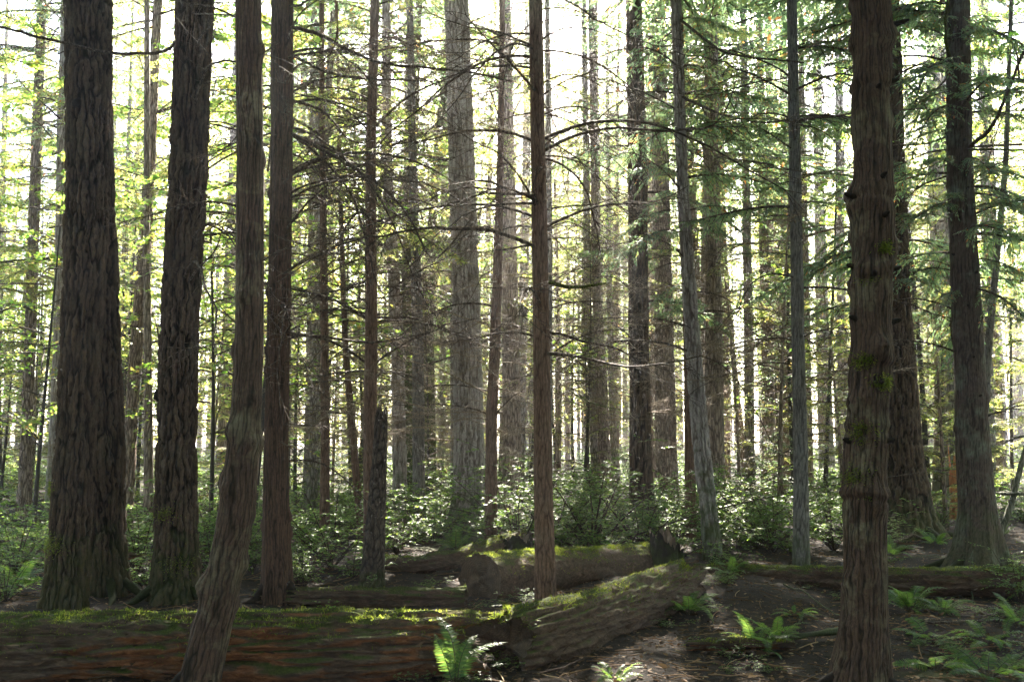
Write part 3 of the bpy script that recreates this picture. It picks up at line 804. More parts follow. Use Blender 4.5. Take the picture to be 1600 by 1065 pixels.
tree('U', FIR, 'slim fir standing clear near the left edge of the view', D0(812), [(66, 0, 7), (56, 250, 8.5), (47, 533, 9), (41, 700, 10), (37, 805, 11.5)], mat='far_a', flare=.15)
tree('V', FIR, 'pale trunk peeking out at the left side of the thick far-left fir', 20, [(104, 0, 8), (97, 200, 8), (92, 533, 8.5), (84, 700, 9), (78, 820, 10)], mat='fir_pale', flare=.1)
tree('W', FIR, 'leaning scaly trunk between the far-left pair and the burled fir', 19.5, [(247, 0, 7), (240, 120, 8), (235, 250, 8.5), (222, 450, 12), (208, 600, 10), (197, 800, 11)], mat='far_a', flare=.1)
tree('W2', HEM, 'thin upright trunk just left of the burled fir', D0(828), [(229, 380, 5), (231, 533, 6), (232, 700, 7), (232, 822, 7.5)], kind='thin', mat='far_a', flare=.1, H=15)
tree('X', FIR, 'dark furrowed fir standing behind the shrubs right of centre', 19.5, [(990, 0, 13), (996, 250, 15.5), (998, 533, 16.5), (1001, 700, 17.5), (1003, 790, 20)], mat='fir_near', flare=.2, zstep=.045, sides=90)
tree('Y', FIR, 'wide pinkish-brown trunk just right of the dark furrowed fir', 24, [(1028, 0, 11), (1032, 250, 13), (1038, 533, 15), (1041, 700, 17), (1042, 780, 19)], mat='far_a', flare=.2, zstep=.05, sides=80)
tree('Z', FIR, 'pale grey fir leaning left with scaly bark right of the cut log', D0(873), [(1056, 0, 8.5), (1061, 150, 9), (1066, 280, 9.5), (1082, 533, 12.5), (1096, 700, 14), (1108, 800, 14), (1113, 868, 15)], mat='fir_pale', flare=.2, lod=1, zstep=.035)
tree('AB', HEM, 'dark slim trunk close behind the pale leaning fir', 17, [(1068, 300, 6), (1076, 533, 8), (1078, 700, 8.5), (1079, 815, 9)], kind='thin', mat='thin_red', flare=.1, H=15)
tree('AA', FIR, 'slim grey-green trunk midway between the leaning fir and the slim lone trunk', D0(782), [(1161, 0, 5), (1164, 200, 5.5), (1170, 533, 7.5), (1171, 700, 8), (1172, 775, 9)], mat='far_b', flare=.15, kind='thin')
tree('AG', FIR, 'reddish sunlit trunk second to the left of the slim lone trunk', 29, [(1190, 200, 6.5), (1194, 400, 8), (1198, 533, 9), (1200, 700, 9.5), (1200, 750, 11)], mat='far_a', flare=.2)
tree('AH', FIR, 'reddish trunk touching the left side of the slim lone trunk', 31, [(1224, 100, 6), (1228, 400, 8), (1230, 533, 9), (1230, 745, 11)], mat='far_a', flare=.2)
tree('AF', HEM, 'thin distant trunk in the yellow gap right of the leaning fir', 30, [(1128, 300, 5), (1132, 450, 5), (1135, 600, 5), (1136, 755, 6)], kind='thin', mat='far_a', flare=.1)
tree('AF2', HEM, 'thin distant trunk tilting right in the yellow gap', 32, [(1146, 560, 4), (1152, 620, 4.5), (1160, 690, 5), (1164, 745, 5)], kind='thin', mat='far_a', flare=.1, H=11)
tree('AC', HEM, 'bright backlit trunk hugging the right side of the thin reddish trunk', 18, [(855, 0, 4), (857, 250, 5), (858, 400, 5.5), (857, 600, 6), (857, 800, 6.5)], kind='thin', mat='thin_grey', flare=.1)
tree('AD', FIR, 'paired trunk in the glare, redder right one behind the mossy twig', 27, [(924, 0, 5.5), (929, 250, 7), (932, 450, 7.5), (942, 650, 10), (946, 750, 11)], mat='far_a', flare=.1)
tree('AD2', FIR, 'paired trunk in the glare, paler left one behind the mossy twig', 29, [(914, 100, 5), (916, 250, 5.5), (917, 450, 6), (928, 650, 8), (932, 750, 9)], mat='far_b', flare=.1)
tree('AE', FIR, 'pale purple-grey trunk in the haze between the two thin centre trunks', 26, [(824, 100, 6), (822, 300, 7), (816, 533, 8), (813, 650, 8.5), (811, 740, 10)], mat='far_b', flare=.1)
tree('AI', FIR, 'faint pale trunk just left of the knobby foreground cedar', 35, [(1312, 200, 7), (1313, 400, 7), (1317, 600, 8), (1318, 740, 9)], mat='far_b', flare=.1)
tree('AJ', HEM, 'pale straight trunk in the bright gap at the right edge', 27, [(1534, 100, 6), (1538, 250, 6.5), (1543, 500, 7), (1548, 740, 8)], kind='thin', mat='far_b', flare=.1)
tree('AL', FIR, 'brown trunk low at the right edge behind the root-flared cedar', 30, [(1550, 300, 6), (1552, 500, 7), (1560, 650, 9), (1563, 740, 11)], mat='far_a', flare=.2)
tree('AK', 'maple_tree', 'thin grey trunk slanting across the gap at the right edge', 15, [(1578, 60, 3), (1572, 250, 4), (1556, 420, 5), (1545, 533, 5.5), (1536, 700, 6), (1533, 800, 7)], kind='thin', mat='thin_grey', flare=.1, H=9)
DEN = crown_me('dense_crown', crown(590, LITEB, 5.5, 22, 4.2, 150, low=.9), 'cedar_leaf')
DENH = crown_me('dense_high_crown', crown(591, LITEB, 8.6, 23, 3.9, 140, low=.9), 'cedar_leaf')
DENL = crown_me('dense_short_crown', crown(592, LITEB, 5.8, 14, 2.6, 90, low=.9), 'cedar_leaf')
# ------------------------------------------------------------------ crowns, limbs and dead branches of the measured trees
for k in 'A B C E G K J H Z'.split():
    crown_on(k, DENH)
for k in 'D F'.split():
    crown_on(k, DENL)
for i, k in enumerate('P Y I V W U S AB X AA'.split()):
    crown_on(k, HIGH[i % 3], (1.0, .9, 1.1, .8)[i % 4])
for i, k in enumerate('AG AH AF AD AI AJ AL'.split()):
    crown_on(k, MID[i % 3] if i % 2 else HIGH[i % 3], .95)
for i, k in enumerate('AG AH AF AD AD2 AE AI AL Y X'.split()):
    crown_on(k, SKIRT[i % 3], 1.0, 'dead_branches', .3)
for i, k in enumerate('P Q S T AC L N'.split()):
    crown_on(k, SKIRT[i % 3], .85, 'dead_branches', .2)
for k in ('Q2', 'R', 'AK'):
    crown_on(k, MAP[TREES[k]['seed'] % 3], 1.2, 'crown', 3.2)

YE = TREES['E']['Y']
path_branch('E', [(445, 205, YE), (490, 225, YE - .1), (540, 255, YE - .2), (600, 292, YE - .3), (640, 335, YE - .35), (665, 385, YE - .4), (681, 424, YE - .45), (702, 400, YE - .45), (722, 372, YE - .5), (746, 344, YE - .5)], .022, .008, twigs=12, seed=2)
path_branch('E', [(445, 203, YE), (490, 232, YE + .2), (535, 280, YE + .3), (558, 320, YE + .4), (575, 380, YE + .4), (590, 440, YE + .5), (604, 474, YE + .5), (622, 442, YE + .5), (680, 412, YE + .5), (712, 396, YE + .5)], .015, .006, twigs=12, seed=3)
path_branch('E', [(445, 40, YE), (490, 50, YE - .2), (540, 76, YE - .3), (585, 97, YE - .4), (645, 103, YE - .5), (720, 106, YE - .6), (800, 124, YE - .6)], .024, .008, twigs=14, seed=4)
path_branch('E', [(445, 155, YE), (500, 166, YE + .1), (530, 190, YE + .2), (546, 215, YE + .3), (572, 222, YE + .4), (592, 206, YE + .5)], .017, .006, twigs=8, seed=5)
path_branch('E', [(445, 80, YE), (500, 110, YE + .3), (560, 126, YE + .5), (640, 130, YE + .8), (700, 128, YE + 1)], .018, .006, twigs=10, seed=6)
path_branch('E', [(445, 10, YE), (470, 6, YE - .2), (497, -8, YE - .4), (530, -40, YE - .5)], .018, .008, twigs=4, seed=7)
add_branches('E', 20, 1.4, 6.0, .9, 2.3, azs=(-1.2, 1.0), tilt=(-.3, .25))
YC = TREES['C']['Y']
path_branch('C', [(280, 60, YC), (262, 80, YC - .3), (236, 88, YC - .5), (176, 87, YC - .8), (100, 70, YC - 1.0), (0, 46, YC - 1.2), (-60, 30, YC - 1.3)], .018, .012, twigs=9, seed=8)
path_branch('C', [(275, 20, YC), (330, 26, YC - .4), (380, 24, YC - .8)], .012, .005, twigs=4, seed=9)
path_branch('V', [(104, 404, 20), (60, 403, 19.5), (20, 405, 19), (-40, 408, 18.6)], .03, .018, name='mossy_branch', mat='branch_moss', twigs=6, seed=10)
YK = TREES['K']['Y']
path_branch('K', [(852, 440, YK), (880, 444, YK), (905, 448, YK), (945, 444, YK)], .026, .012, name='mossy_branch', mat='branch_moss', twigs=9, seed=11)
path_branch('AD', [(930, 596, 27), (870, 592, 22), (902, 618, 17), (935, 633, 15), (966, 636, 14.6)], .02, .010, name='mossy_branch', mat='branch_moss', twigs=5, seed=12)
path_branch('AD', [(934, 186, 27), (915, 190, 24), (918, 230, 21), (905, 265, 20), (868, 270, 20)], .035, .012, name='branch', twigs=8, seed=13)
YG = TREES['G']['Y']
for s, pts, a, b, nm, mt in (
    (20, [(1499, 245, YG), (1530, 215, YG - .3), (1555, 190, YG - .5), (1572, 150, YG - .7), (1590, 100, YG - .9), (1610, 60, YG - 1)], .030, .016, 'branch', 'branch'),
    (21, [(1500, 236, YG), (1540, 235, YG - .4), (1600, 234, YG - .7), (1650, 230, YG - .8)], .018, .010, 'branch', 'branch_moss'),
    (22, [(1497, 205, YG), (1450, 225, YG + .2), (1400, 232, YG + .3), (1330, 228, YG + .4)], .016, .006, 'branch', 'branch'),
    (23, [(1497, 120, YG), (1480, 70, YG - .3), (1478, 20, YG - .5), (1490, -40, YG - .6)], .026, .014, 'branch', 'branch_moss'),
    (24, [(1500, 270, YG), (1440, 290, YG + .2), (1395, 325, YG + .4), (1340, 345, YG + .5)], .014, .005, 'branch', 'branch'),
    (25, [(1497, 100, YG), (1440, 170, YG + .3), (1420, 215, YG + .5)], .014, .006, 'branch', 'branch')):
    path_branch('G', pts, a, b, name=nm, mat=mt, twigs=8, seed=s)
YZ = TREES['Z']['Y']
path_branch('Z', [(1062, 150, YZ), (1090, 165, YZ - .3), (1130, 182, YZ - .6), (1200, 198, YZ - 1), (1265, 182, YZ - 1.3), (1335, 186, YZ - 1.6)], .022, .010, twigs=10, seed=30)
path_branch('Z', [(1060, 30, YZ), (1090, 50, YZ - .4), (1130, 82, YZ - .8), (1195, 91, YZ - 1.2), (1260, 96, YZ - 1.5)], .024, .010, twigs=10, seed=31)
path_branch('Z', [(1064, 210, YZ), (1085, 150, YZ + .2), (1060, 100, YZ + .5), (1052, 60, YZ + .6)], .006, .003, twigs=10, seed=32)
path_branch('J', [(1245, 190, TREES['J']['Y']), (1300, 182, 12), (1345, 176, 11.6), (1440, 172, 11)], .014, .008, twigs=5, seed=33)
path_branch('J', [(1240, 120, TREES['J']['Y']), (1180, 130, 12.4), (1110, 150, 12.5), (1060, 148, 12.6)], .012, .005, twigs=8, seed=34)

# dead lower branches, each one a part of its tree
add_branches('K', 34, 2.2, 6.3, .7, 1.9)
add_branches('L', 26, 1.6, 7.6, .7, 2.0, pool=DEADF_ME)
add_branches('N', 26, 1.5, 7.0, .7, 2.2)
add_branches('S', 20, 1.2, 8.0, .8, 2.2, pool=DEADF_ME)
add_branches('T', 22, 1.2, 8.0, .6, 1.5, pool=DEADF_ME)
add_branches('P', 20, 2.0, 10.0, .8, 2.3, pool=DEADF_ME)
add_branches('Q', 20, 1.6, 9.5, .8, 2.3, pool=DEADF_ME)
add_branches('AC', 40, 1.5, 9.0, .8, 2.2, pool=DEADF_ME)
add_branches('X', 30, 2.5, 9.0, 1.2, 2.8, pool=DEADF_ME, name='dead_branch')
add_branches('Z', 26, 2.5, 7.0, .8, 1.9, pool=DEADF_ME, azs=(-1.3, 1.3))
add_branches('AB', 26, 1.5, 7, .8, 1.8, pool=DEADF_ME)
add_branches('AA', 34, 1.2, 9.5, 1.0, 2.4, pool=DEADF_ME)
add_branches('J', 34, 1.6, 7.0, .7, 1.9, pool=DEADF_ME)
add_branches('U', 26, 2, 9, .9, 2.3, pool=DEADF_ME)
add_branches('W', 20, 2, 10, .9, 2.2, pool=DEADF_ME)
for k, n, a, b_ in (('E', 12, 2.2, 6.0), ('N', 30, 2.0, 7.0), ('L', 28, 2.0, 7.5), ('K', 26, 2.4, 6.2), ('S', 22, 2, 8), ('P', 20, 2.5, 9), ('Q', 20, 2, 9), ('AC', 20, 2, 9), ('T', 14, 2, 7), ('Z', 16, 2.5, 7), ('J', 16, 2.5, 7), ('X', 16, 3, 9), ('AA', 16, 3, 10), ('AB', 12, 2, 8), ('C', 8, 3, 6), ('G', 10, 2.5, 6.5), ('H', 12, 3, 9), ('U', 12, 3, 9), ('M', 16, 3, 9)):
    add_branches(k, n, a, b_, 1.5, 3.2, pool=ARCH_ME, seed=7, tilt=(-.35, .4), azs=(-1.2, 1.2) if k in 'EC' else None)
add_branches('D', 7, 2.0, 4.6, .5, 1.1, lateral=.9)
add_branches('C', 9, 2.6, 6.0, .7, 1.6, azs=(-1.0, .7))
add_branches('G', 16, 1.8, 6.5, .7, 1.6)
add_branches('M', 22, 1.5, 9.0, .5, 1.3, pool=DEADF_ME)
# green low boughs
add_branches('Z', 9, 3.8, 6.2, 1.0, 1.8, pool=CEDAR_ME, name='bough', tilt=(-.3, .2), seed=5, azs=(2.1, 4.1))
add_branches('G', 52, 3.5, 8.0, 1.0, 2.3, pool=CEDAR_ME, name='bough', tilt=(-.35, .25), seed=2)
add_branches('Z', 12, 4.0, 8.5, 1.2, 2.4, pool=CEDAR_ME, name='bough', tilt=(-.35, .2), seed=2, azs=(-1.1, 1.1))
add_branches('J', 14, 4.0, 7.5, 1.0, 2.2, pool=HEM_ME, name='bough', tilt=(-.3, .2), seed=2)
add_branches('AA', 16, 3.5, 11, 1.4, 2.8, pool=CEDAR_ME, name='bough', tilt=(-.35, .2), seed=2)
add_branches('AB', 6, 3.5, 8, 1.0, 2.0, pool=CEDAR_ME, name='bough', seed=2)
add_branches('X', 16, 4.0, 11, 1.4, 2.6, pool=CEDAR_ME, name='bough', seed=2)
add_branches('U', 46, 3.0, 12, 1.4, 2.9, pool=FIRB_ME, name='bough', seed=2)
add_branches('V', 40, 3.5, 12, 1.4, 2.6, pool=FIRB_ME, name='bough', seed=2)
add_branches('H', 40, 3.8, 10, 1.2, 2.6, pool=CEDAR_ME, name='bough', seed=2)
add_branches('N', 12, 4.2, 7.5, .8, 1.7, pool=FIRB_ME, name='bough', seed=2)
add_branches('P', 28, 5.0, 11, 1.2, 2.5, pool=FIRB_ME, name='bough', seed=2)
add_branches('S', 26, 3.6, 9.5, 1.0, 2.3, pool=FIRB_ME, name='bough', seed=2)
add_branches('F', 5, 2.0, 5.0, .18, .34, pool=CEDAR_ME, name='sprig', seed=3)
add_branches('W', 38, 3.0, 11.5, 1.3, 2.7, pool=FIRB_ME, name='bough', seed=2)

def parts_mesh(key, geo, name, mat, smooth=True):
    return obj(name, mesh_from(merge_by_mat(geo), name, M[mat], smooth), TREES[key]['root'])

def roots(key, specs, mat, r0=.055):
    """surface roots: real tapering tubes running down from the flare into the soil"""
    T = TREES[key]
    for i, (az, L) in enumerate(specs):
        s = np.linspace(0, 1, 12)
        rr = float(T['cr'](np.array([T['p'][2] + .2]))[0])
        d = rr * .7 + s * L
        wob = .10 * np.sin(4 * s + i) * s
        x = np.cos(az + wob) * d; y = np.sin(az + wob) * d
        z = .15 * (1 - s) ** 1.8 - .045 * s + .015 * np.sin(9 * s + i) + gz(x + T['p'][0], y + T['p'][1]) - T['p'][2]
        parts_mesh(key, [tubes(np.stack([x, y, z], 1), r0 * (1 - .75 * s), 10)], 'root', mat)
roots('G', [(2.9, 1.0), (3.5, .8), (4.4, .5), (5.6, .55), (.2, .5)], 'cedar_grey')
roots('H', [(3.4, 1.2), (4.2, .9), (4.9, 1.0), (5.7, .8)], 'cedar_grey', .10)
roots('M', [(3.5, .7), (5.5, .7), (4.6, .5)], 'fir_pale', .10)
roots('C', [(3.6, .5), (5.9, .5)], 'fir_near', .055)
roots('B', [(-.3, .6), (5.2, .5)], 'fir_near', .055)
roots('E', [(-.4, .35), (3.4, .3)], 'cedar', .07)
roots('D', [(3.9, .3), (5.6, .3)], 'cedar_lichen', .03)
roots('F', [(3.3, .6), (5.9, .5), (4.3, .45)], 'cedar_lichen', .035)

# burl on the fir, stubs on the knobby cedar
def blob(center, rad, seed, squash=(1, 1, 1)):
    u = np.linspace(0, math.pi, 14); v = np.linspace(0, 2 * math.pi, 20, endpoint=False)
    U, Vv = np.meshgrid(u, v, indexing='ij')
    d = np.stack([np.sin(U) * np.cos(Vv), np.sin(U) * np.sin(Vv), np.cos(U)], -1)
    r = rad * (1 + .35 * perlin(d * 1.8 + seed) + .12 * perlin(d * 5 + seed))
    P = d * r[..., None] * np.array(squash) + center
    I = np.arange(14 * 20).reshape(14, 20)
    F = np.stack([I[:-1], I[1:], np.roll(I[1:], -1, 1), np.roll(I[:-1], -1, 1)], -1).reshape(-1, 4)
    return (P.reshape(-1, 3), F, 0)
T = TREES['C']; q = at(247, 618, T['Y'])[0] - T['p']
parts_mesh('C', [blob(q + np.array([.02, -.02, 0]), .055, 3, (1, 1, 1.15))], 'burl', 'snag')
T = TREES['A']; q = at(135, 172, T['Y'])[0] - T['p']
parts_mesh('A', [blob(q + np.array([0, -.2, 0]), .05, 5, (1, 1, 1.1))], 'knot', 'snag')
def stub(key, px, py, az, L, r, mat):
    T = TREES[key]; z = at(px, py, T['Y'])[0][2]
    p = local(T, z, az); d = np.array([math.cos(az), math.sin(az), .25])
    s = np.linspace(0, 1, 5)
    parts_mesh(key, [tubes(p + d * (s[:, None] * L), r * np.array([1.7, 1.15, .9, .8, .35]), 9)], 'branch_stub', mat)
for px, py, az, L in ((1393, 45, -.25, .11), (1333, 310, 3.3, .07), (1395, 130, -.1, .06), (1330, 420, 3.4, .06), (1393, 425, -.5, .06), (1360, 150, -1.6, .06), (1362, 285, -1.4, .06),
                      (1325, 500, 3.5, .05), (1392, 505, -.3, .06), (1372, 345, -1.3, .06), (1355, 435, -1.8, .06), (1322, 690, 3.4, .05), (1388, 690, -.5, .05), (1365, 600, -1.4, .05)):
    stub('F', px, py, az, L * 1.35, .021, 'cedar_lichen')
for px, py, az in ((1480, 250, 3.2), (1500, 225, -1.6), (1525, 430, -1.2), (1510, 300, -1.5), (1532, 380, -.3), (1505, 480, -1.9), (1528, 500, -.9), (1490, 400, 3.5), (1525, 620, -1.4), (1540, 650, -.6), (1517, 560, -1.7)):
    stub('G', px, py, az, .07, .02, 'cedar_grey')

def moss_patch(key, px, py, n, sr, seed):
    """a cushion of moss growing on the camera side of a trunk"""
    T = TREES[key]; q = np.random.default_rng(seed); z0 = at(px, py, T['Y'])[0][2]
    xc = float(T['cx'](np.array([z0]))[0]); rr = float(T['cr'](np.array([z0]))[0])
    a0 = math.asin(max(-.95, min(.95, (at(px, py, T['Y'])[0][0] - xc) / rr)))
    a = -math.pi / 2 + a0 + q.normal(0, sr / rr, n); z = z0 + q.normal(0, sr * .7, n)
    nr = np.stack([np.cos(a), np.sin(a), np.zeros(n)], 1)
    P = np.stack([T['cx'](z) + np.cos(a) * T['cr'](z) * 1.02 - T['p'][0], np.sin(a) * T['cr'](z) * 1.02, z - T['p'][2]], 1)
    D = unit(nr + q.normal(0, .6, (n, 3)) + np.array([0, 0, -.25])); ll = q.uniform(.012, .035, n)
    obj('moss', mesh_from([polys(P, D, unit(q.normal(0, 1, (n, 3))), ll, q.uniform(.004, .008, n), KITE, 0)], 'moss', M['moss']), T['root'])['kind'] = 'stuff'
for i, (px, py, n, sr) in enumerate(((1368, 600, 420, .035), (1340, 565, 300, .035), (1340, 675, 420, .045), (1330, 745, 380, .05), (1372, 392, 260, .03), (1345, 440, 200, .03), (1352, 770, 200, .03))):
    moss_patch('F', px, py, n, sr, 900 + i)
for i, (px, py, n, sr) in enumerate(((80, 760, 300, .06), (270, 800, 300, .06), (95, 850, 400, .08), (290, 880, 500, .08))):
    moss_patch('AC'[0] if px < 200 else 'C', px, py, n, sr, 930 + i)
for i, (px, py, n, sr) in enumerate(((712, 830, 900, .13), (745, 835, 700, .12), (725, 815, 500, .12))):
    moss_patch('M', px, py, n, sr, 950 + i)
# ------------------------------------------------------------------ logs
def log_mat(name, rotf):
  m, nt, b, out = new_mat(name)
  vec, oc = scaled(nt, (8, 27, 27))
  n1 = noise(nt, vec, 1, 8, .74, True, .9); lo = noise(nt, oc, 1.6, 4, .6); mo = noise(nt, oc, 4.5, 6, .72); fi = noise(nt, oc, 60, 3, .7)
  nz = nd(nt, 'ShaderNodeSeparateXYZ', {0: nd(nt, 'ShaderNodeNewGeometry').outputs['Normal']}).outputs[2]
  c = ramp(nt, n1, [(.3, (.022, .015, .012)), (.52, (.085, .055, .04)), (.78, (.20, .135, .095))])
  rot = ramp(nt, n1, [(.3, (.06, .024, .012)), (.52, (.21, .085, .038)), (.76, (.44, .22, .10))])
  low = mth(nt, 'MULTIPLY', mth(nt, 'SUBTRACT', mth(nt, 'SUBTRACT', lo, mth(nt, 'MULTIPLY', nz, .22)), .50), 7, clamp=True); low = mth(nt, 'MULTIPLY', low, rotf)
  c = mix(nt, low, c, rot)
  dust = mth(nt, 'MULTIPLY', mth(nt, 'SUBTRACT', mth(nt, 'ADD', mo, mth(nt, 'MULTIPLY', nz, .35)), .78), 6, clamp=True)
  c = mix(nt, dust, c, ramp(nt, fi, [(.3, (.045, .028, .018)), (.7, (.17, .10, .065))]))
  ms = mth(nt, 'MULTIPLY', mth(nt, 'SUBTRACT', mth(nt, 'ADD', noise(nt, oc, 2.6, 6, .7), mth(nt, 'MULTIPLY', nz, .42)), .72), 6, clamp=True)
  c = mix(nt, ms, c, ramp(nt, fi, [(.3, (.02, .03, .006)), (.7, (.075, .09, .02))]))
  nt.links.new(c, b.inputs['Base Color']); b.inputs['Roughness'].default_value = .92; b.inputs['Specular IOR Level'].default_value = .2
  nt.links.new(nd(nt, 'ShaderNodeBump', {'Height': mth(nt, 'ADD', n1, mth(nt, 'MULTIPLY', fi, .4)), 'Strength': .9, 'Distance': .03}).outputs[0], b.inputs['Normal'])
  return m
M['fallen'] = log_mat('fallen_log', 1.0); M['fallen_dark'] = log_mat('fallen_log_dark', .12)

def make_log(name, label, pts, radii, seed, moss=0, cat='log', segs=None, sides=56, rough=.05, jag=(0, 0), squash=.92, mossang=1.15, group=None, mat='fallen', mossbias=0.0, flakes=0):
    """a fallen trunk along world points; angle 0 is up"""
    P = np.array(pts, float); k = np.concatenate([[0], np.cumsum(np.linalg.norm(np.diff(P, axis=0), axis=1))]); L = k[-1]
    n = segs or int(L / .022)
    s = np.linspace(0, L, n)
    C = np.stack([np.interp(s, k, P[:, i]) for i in range(3)], 1)
    for _ in range(int(.4 / (L / n))):
        C[1:-1] = C[:-2] * .25 + C[1:-1] * .5 + C[2:] * .25
    R = np.interp(s, k, radii)
    Tn = unit(np.gradient(C, axis=0)); S = unit(np.cross(Tn, np.array([0, 0, 1.]))); U = np.cross(S, Tn)
    th = np.linspace(0, 2 * math.pi, sides, endpoint=False)
    TH, SS = np.meshgrid(th, s)
    RR = R[:, None] * np.ones_like(TH)
    q = np.stack([np.cos(TH), np.sin(TH), SS * .8], -1) * np.array([1.1, 1.1, 1]) + seed * 5.1
    f = np.stack([np.cos(TH) * 5, np.sin(TH) * 5, SS * 1.6], -1) + seed
    ridge = np.clip(np.abs(perlin(f)) * 2.6, 0, 1)
    RR = RR * (1 + rough * 2 * perlin(q) + rough * .8 * perlin(q * 3.1)) + (ridge - .6) * rough * .35
    cr = np.abs(perlin(np.stack([np.cos(TH) * 11, np.sin(TH) * 11, SS * 1.5], -1) + seed * 1.9 + .35 * perlin(np.stack([np.cos(TH) * 4, np.sin(TH) * 4, SS * 4], -1))[..., None]))
    RR = RR - rough * .38 * np.clip(1 - cr * 5, 0, 1) + rough * .14 * perlin(np.stack([np.cos(TH) * 22, np.sin(TH) * 22, SS * 9], -1))
    # hollows rotted into the sides
    side = np.clip(1 - np.cos(TH) * 1.6, 0, 1)
    RR = RR - rough * .55 * np.clip(1 - np.abs(perlin(np.stack([np.cos(TH) * 3.2, np.sin(TH) * 3.2, SS * .55], -1) + seed * 2.7)) * 9, 0, 1)
    RR = RR - side * rough * .9 * np.clip(perlin(np.stack([np.cos(TH) * 1.4, np.sin(TH) * 1.4, SS * 1.1], -1) + 40 + seed), 0, 1)
    for e, w in ((0, jag[0]), (1, jag[1])):
        if w:
            d = (SS if e == 0 else L - SS)
            cut = w * np.clip(.5 + .9 * perlin(np.stack([np.cos(TH) * 1.8, np.sin(TH) * 1.8, 0 * SS], -1) + seed * 9 + e), 0, 1)
            SS2 = np.where(d < cut, (cut if e == 0 else L - cut), SS)
            SS = SS2
    CC = np.stack([np.interp(SS, s, C[:, i]) for i in range(3)], -1)
    V = CC + (U[:, None] * np.cos(TH)[..., None] * squash + S[:, None] * np.sin(TH)[..., None]) * RR[..., None]
    o0 = C[n // 2].copy(); o0[2] = gzs(o0[0], o0[1])
    I = np.arange(n * sides).reshape(n, sides)
    F = np.stack([I[:-1], I[1:], np.roll(I[1:], -1, 1), np.roll(I[:-1], -1, 1)], -1).reshape(-1, 4)
    geo = [(V.reshape(-1, 3) - o0, F, 0)]
    root = empty(name, o0); tag(root, label, cat, group)
    b = obj('bark', mesh_from(geo, 'log_bark', M[mat], True), root)
    for e in (0, -1):                                       # the ends: rough discs with rings of depth
        ring = V[e] - o0; c = ring.mean(0); r = np.random.default_rng(seed + 9 + e)
        vs, fs = [], []
        for j, q in enumerate((1.0, .86, .7, .52, .34, .16)):
            w = c + (ring - c) * q
            dp = (.05 * (1 - q) * np.clip(.4 + perlin(np.stack([np.cos(th) * q * 3.4, np.sin(th) * q * 3.4, np.full(sides, seed * 1.3)], -1)) - .6 * np.cos(th) * q, 0, 1)) + .025 * perlin(np.stack([np.cos(th) * q * 2.4, np.sin(th) * q * 2.4, np.full(sides, seed * 3.3)], -1)) * (j > 0) + (.02 * (j > 0))
            vs.append(w + Tn[e] * (dp if e == 0 else -dp)[:, None])
        vs.append(c[None])
        J = np.arange(6 * sides).reshape(6, sides)
        fs = np.stack([J[:-1], np.roll(J[:-1], -1, 1), np.roll(J[1:], -1, 1), J[1:]], -1).reshape(-1, 4)
        fan = np.stack([J[-1], np.roll(J[-1], -1), np.full(sides, 6 * sides)], -1)
        vv = np.concatenate(vs)
        qa = np.concatenate([np.repeat([1.0, .86, .7, .52, .34, .16], sides), [0]])
        obj('end_face', mesh_from([(vv, fs, 0), (vv * 1, fan, 0)], 'log_end', M['sawn'], True, np.concatenate([qa, qa])), root)
    if flakes:
        r = np.random.default_rng(seed + 55)
        N = flakes; i0 = r.integers(2, n - 2, N); j0 = r.integers(0, sides, N)
        nr = unit(U[i0] * np.cos(th[j0])[:, None] + S[i0] * np.sin(th[j0])[:, None])
        D = unit(Tn[i0] * np.where(r.random(N) < .5, 1, -1)[:, None] + r.normal(0, .22, (N, 3)) + nr * r.uniform(-.05, .3, (N, 1)))
        ll = .018 + .09 * r.random(N) ** 2.5
        obj('bark_flakes', mesh_from([polys(V[i0, j0] - o0 + nr * .002, D, unit(nr + r.normal(0, .3, (N, 3))), ll, ll * r.uniform(.1, .28, N), OVAL, 0, .1)], 'bark_flakes', M['chip']), root)['kind'] = 'stuff'
    if moss:
        r = np.random.default_rng(seed + 77)
        N = moss * 3
        si = r.uniform(0, n - 1.01, N); ti = r.normal(0, mossang * .55, N)
        mask = perlin(np.stack([si * L / n * 1.6, ti * 1.5, np.full(N, seed * 2.)], -1)) + .45 * np.cos(ti) - .12 + mossbias + r.normal(0, .12, N) > 0
        si, ti = si[mask][:moss], ti[mask][:moss]
        a = ((ti % (2 * math.pi)) / (2 * math.pi) * sides); i0 = si.astype(int); j0 = a.astype(int) % sides
        fr, fa = si - i0, a - a.astype(int)
        Vv = V - o0; j1 = (j0 + 1) % sides
        pos = (Vv[i0, j0] * ((1 - fr) * (1 - fa))[:, None] + Vv[i0 + 1, j0] * (fr * (1 - fa))[:, None] + Vv[i0, j1] * ((1 - fr) * fa)[:, None] + Vv[i0 + 1, j1] * (fr * fa)[:, None])
        nr = unit(U[i0] * np.cos(ti)[:, None] + S[i0] * np.sin(ti)[:, None])
        clump = np.clip(.6 + perlin(pos * 9 + 3) * 1.2, .25, 1.6)
        D = unit(nr + r.normal(0, .75, pos.shape))
        ll = r.uniform(.014, .042, len(pos)) * clump
        obj('moss', mesh_from([polys(pos - nr * .004, D, unit(r.normal(0, 1, pos.shape)), ll, r.uniform(.004, .008, len(pos)), KITE, 0)], 'moss', M['moss']), root)['kind'] = 'stuff'
    return root

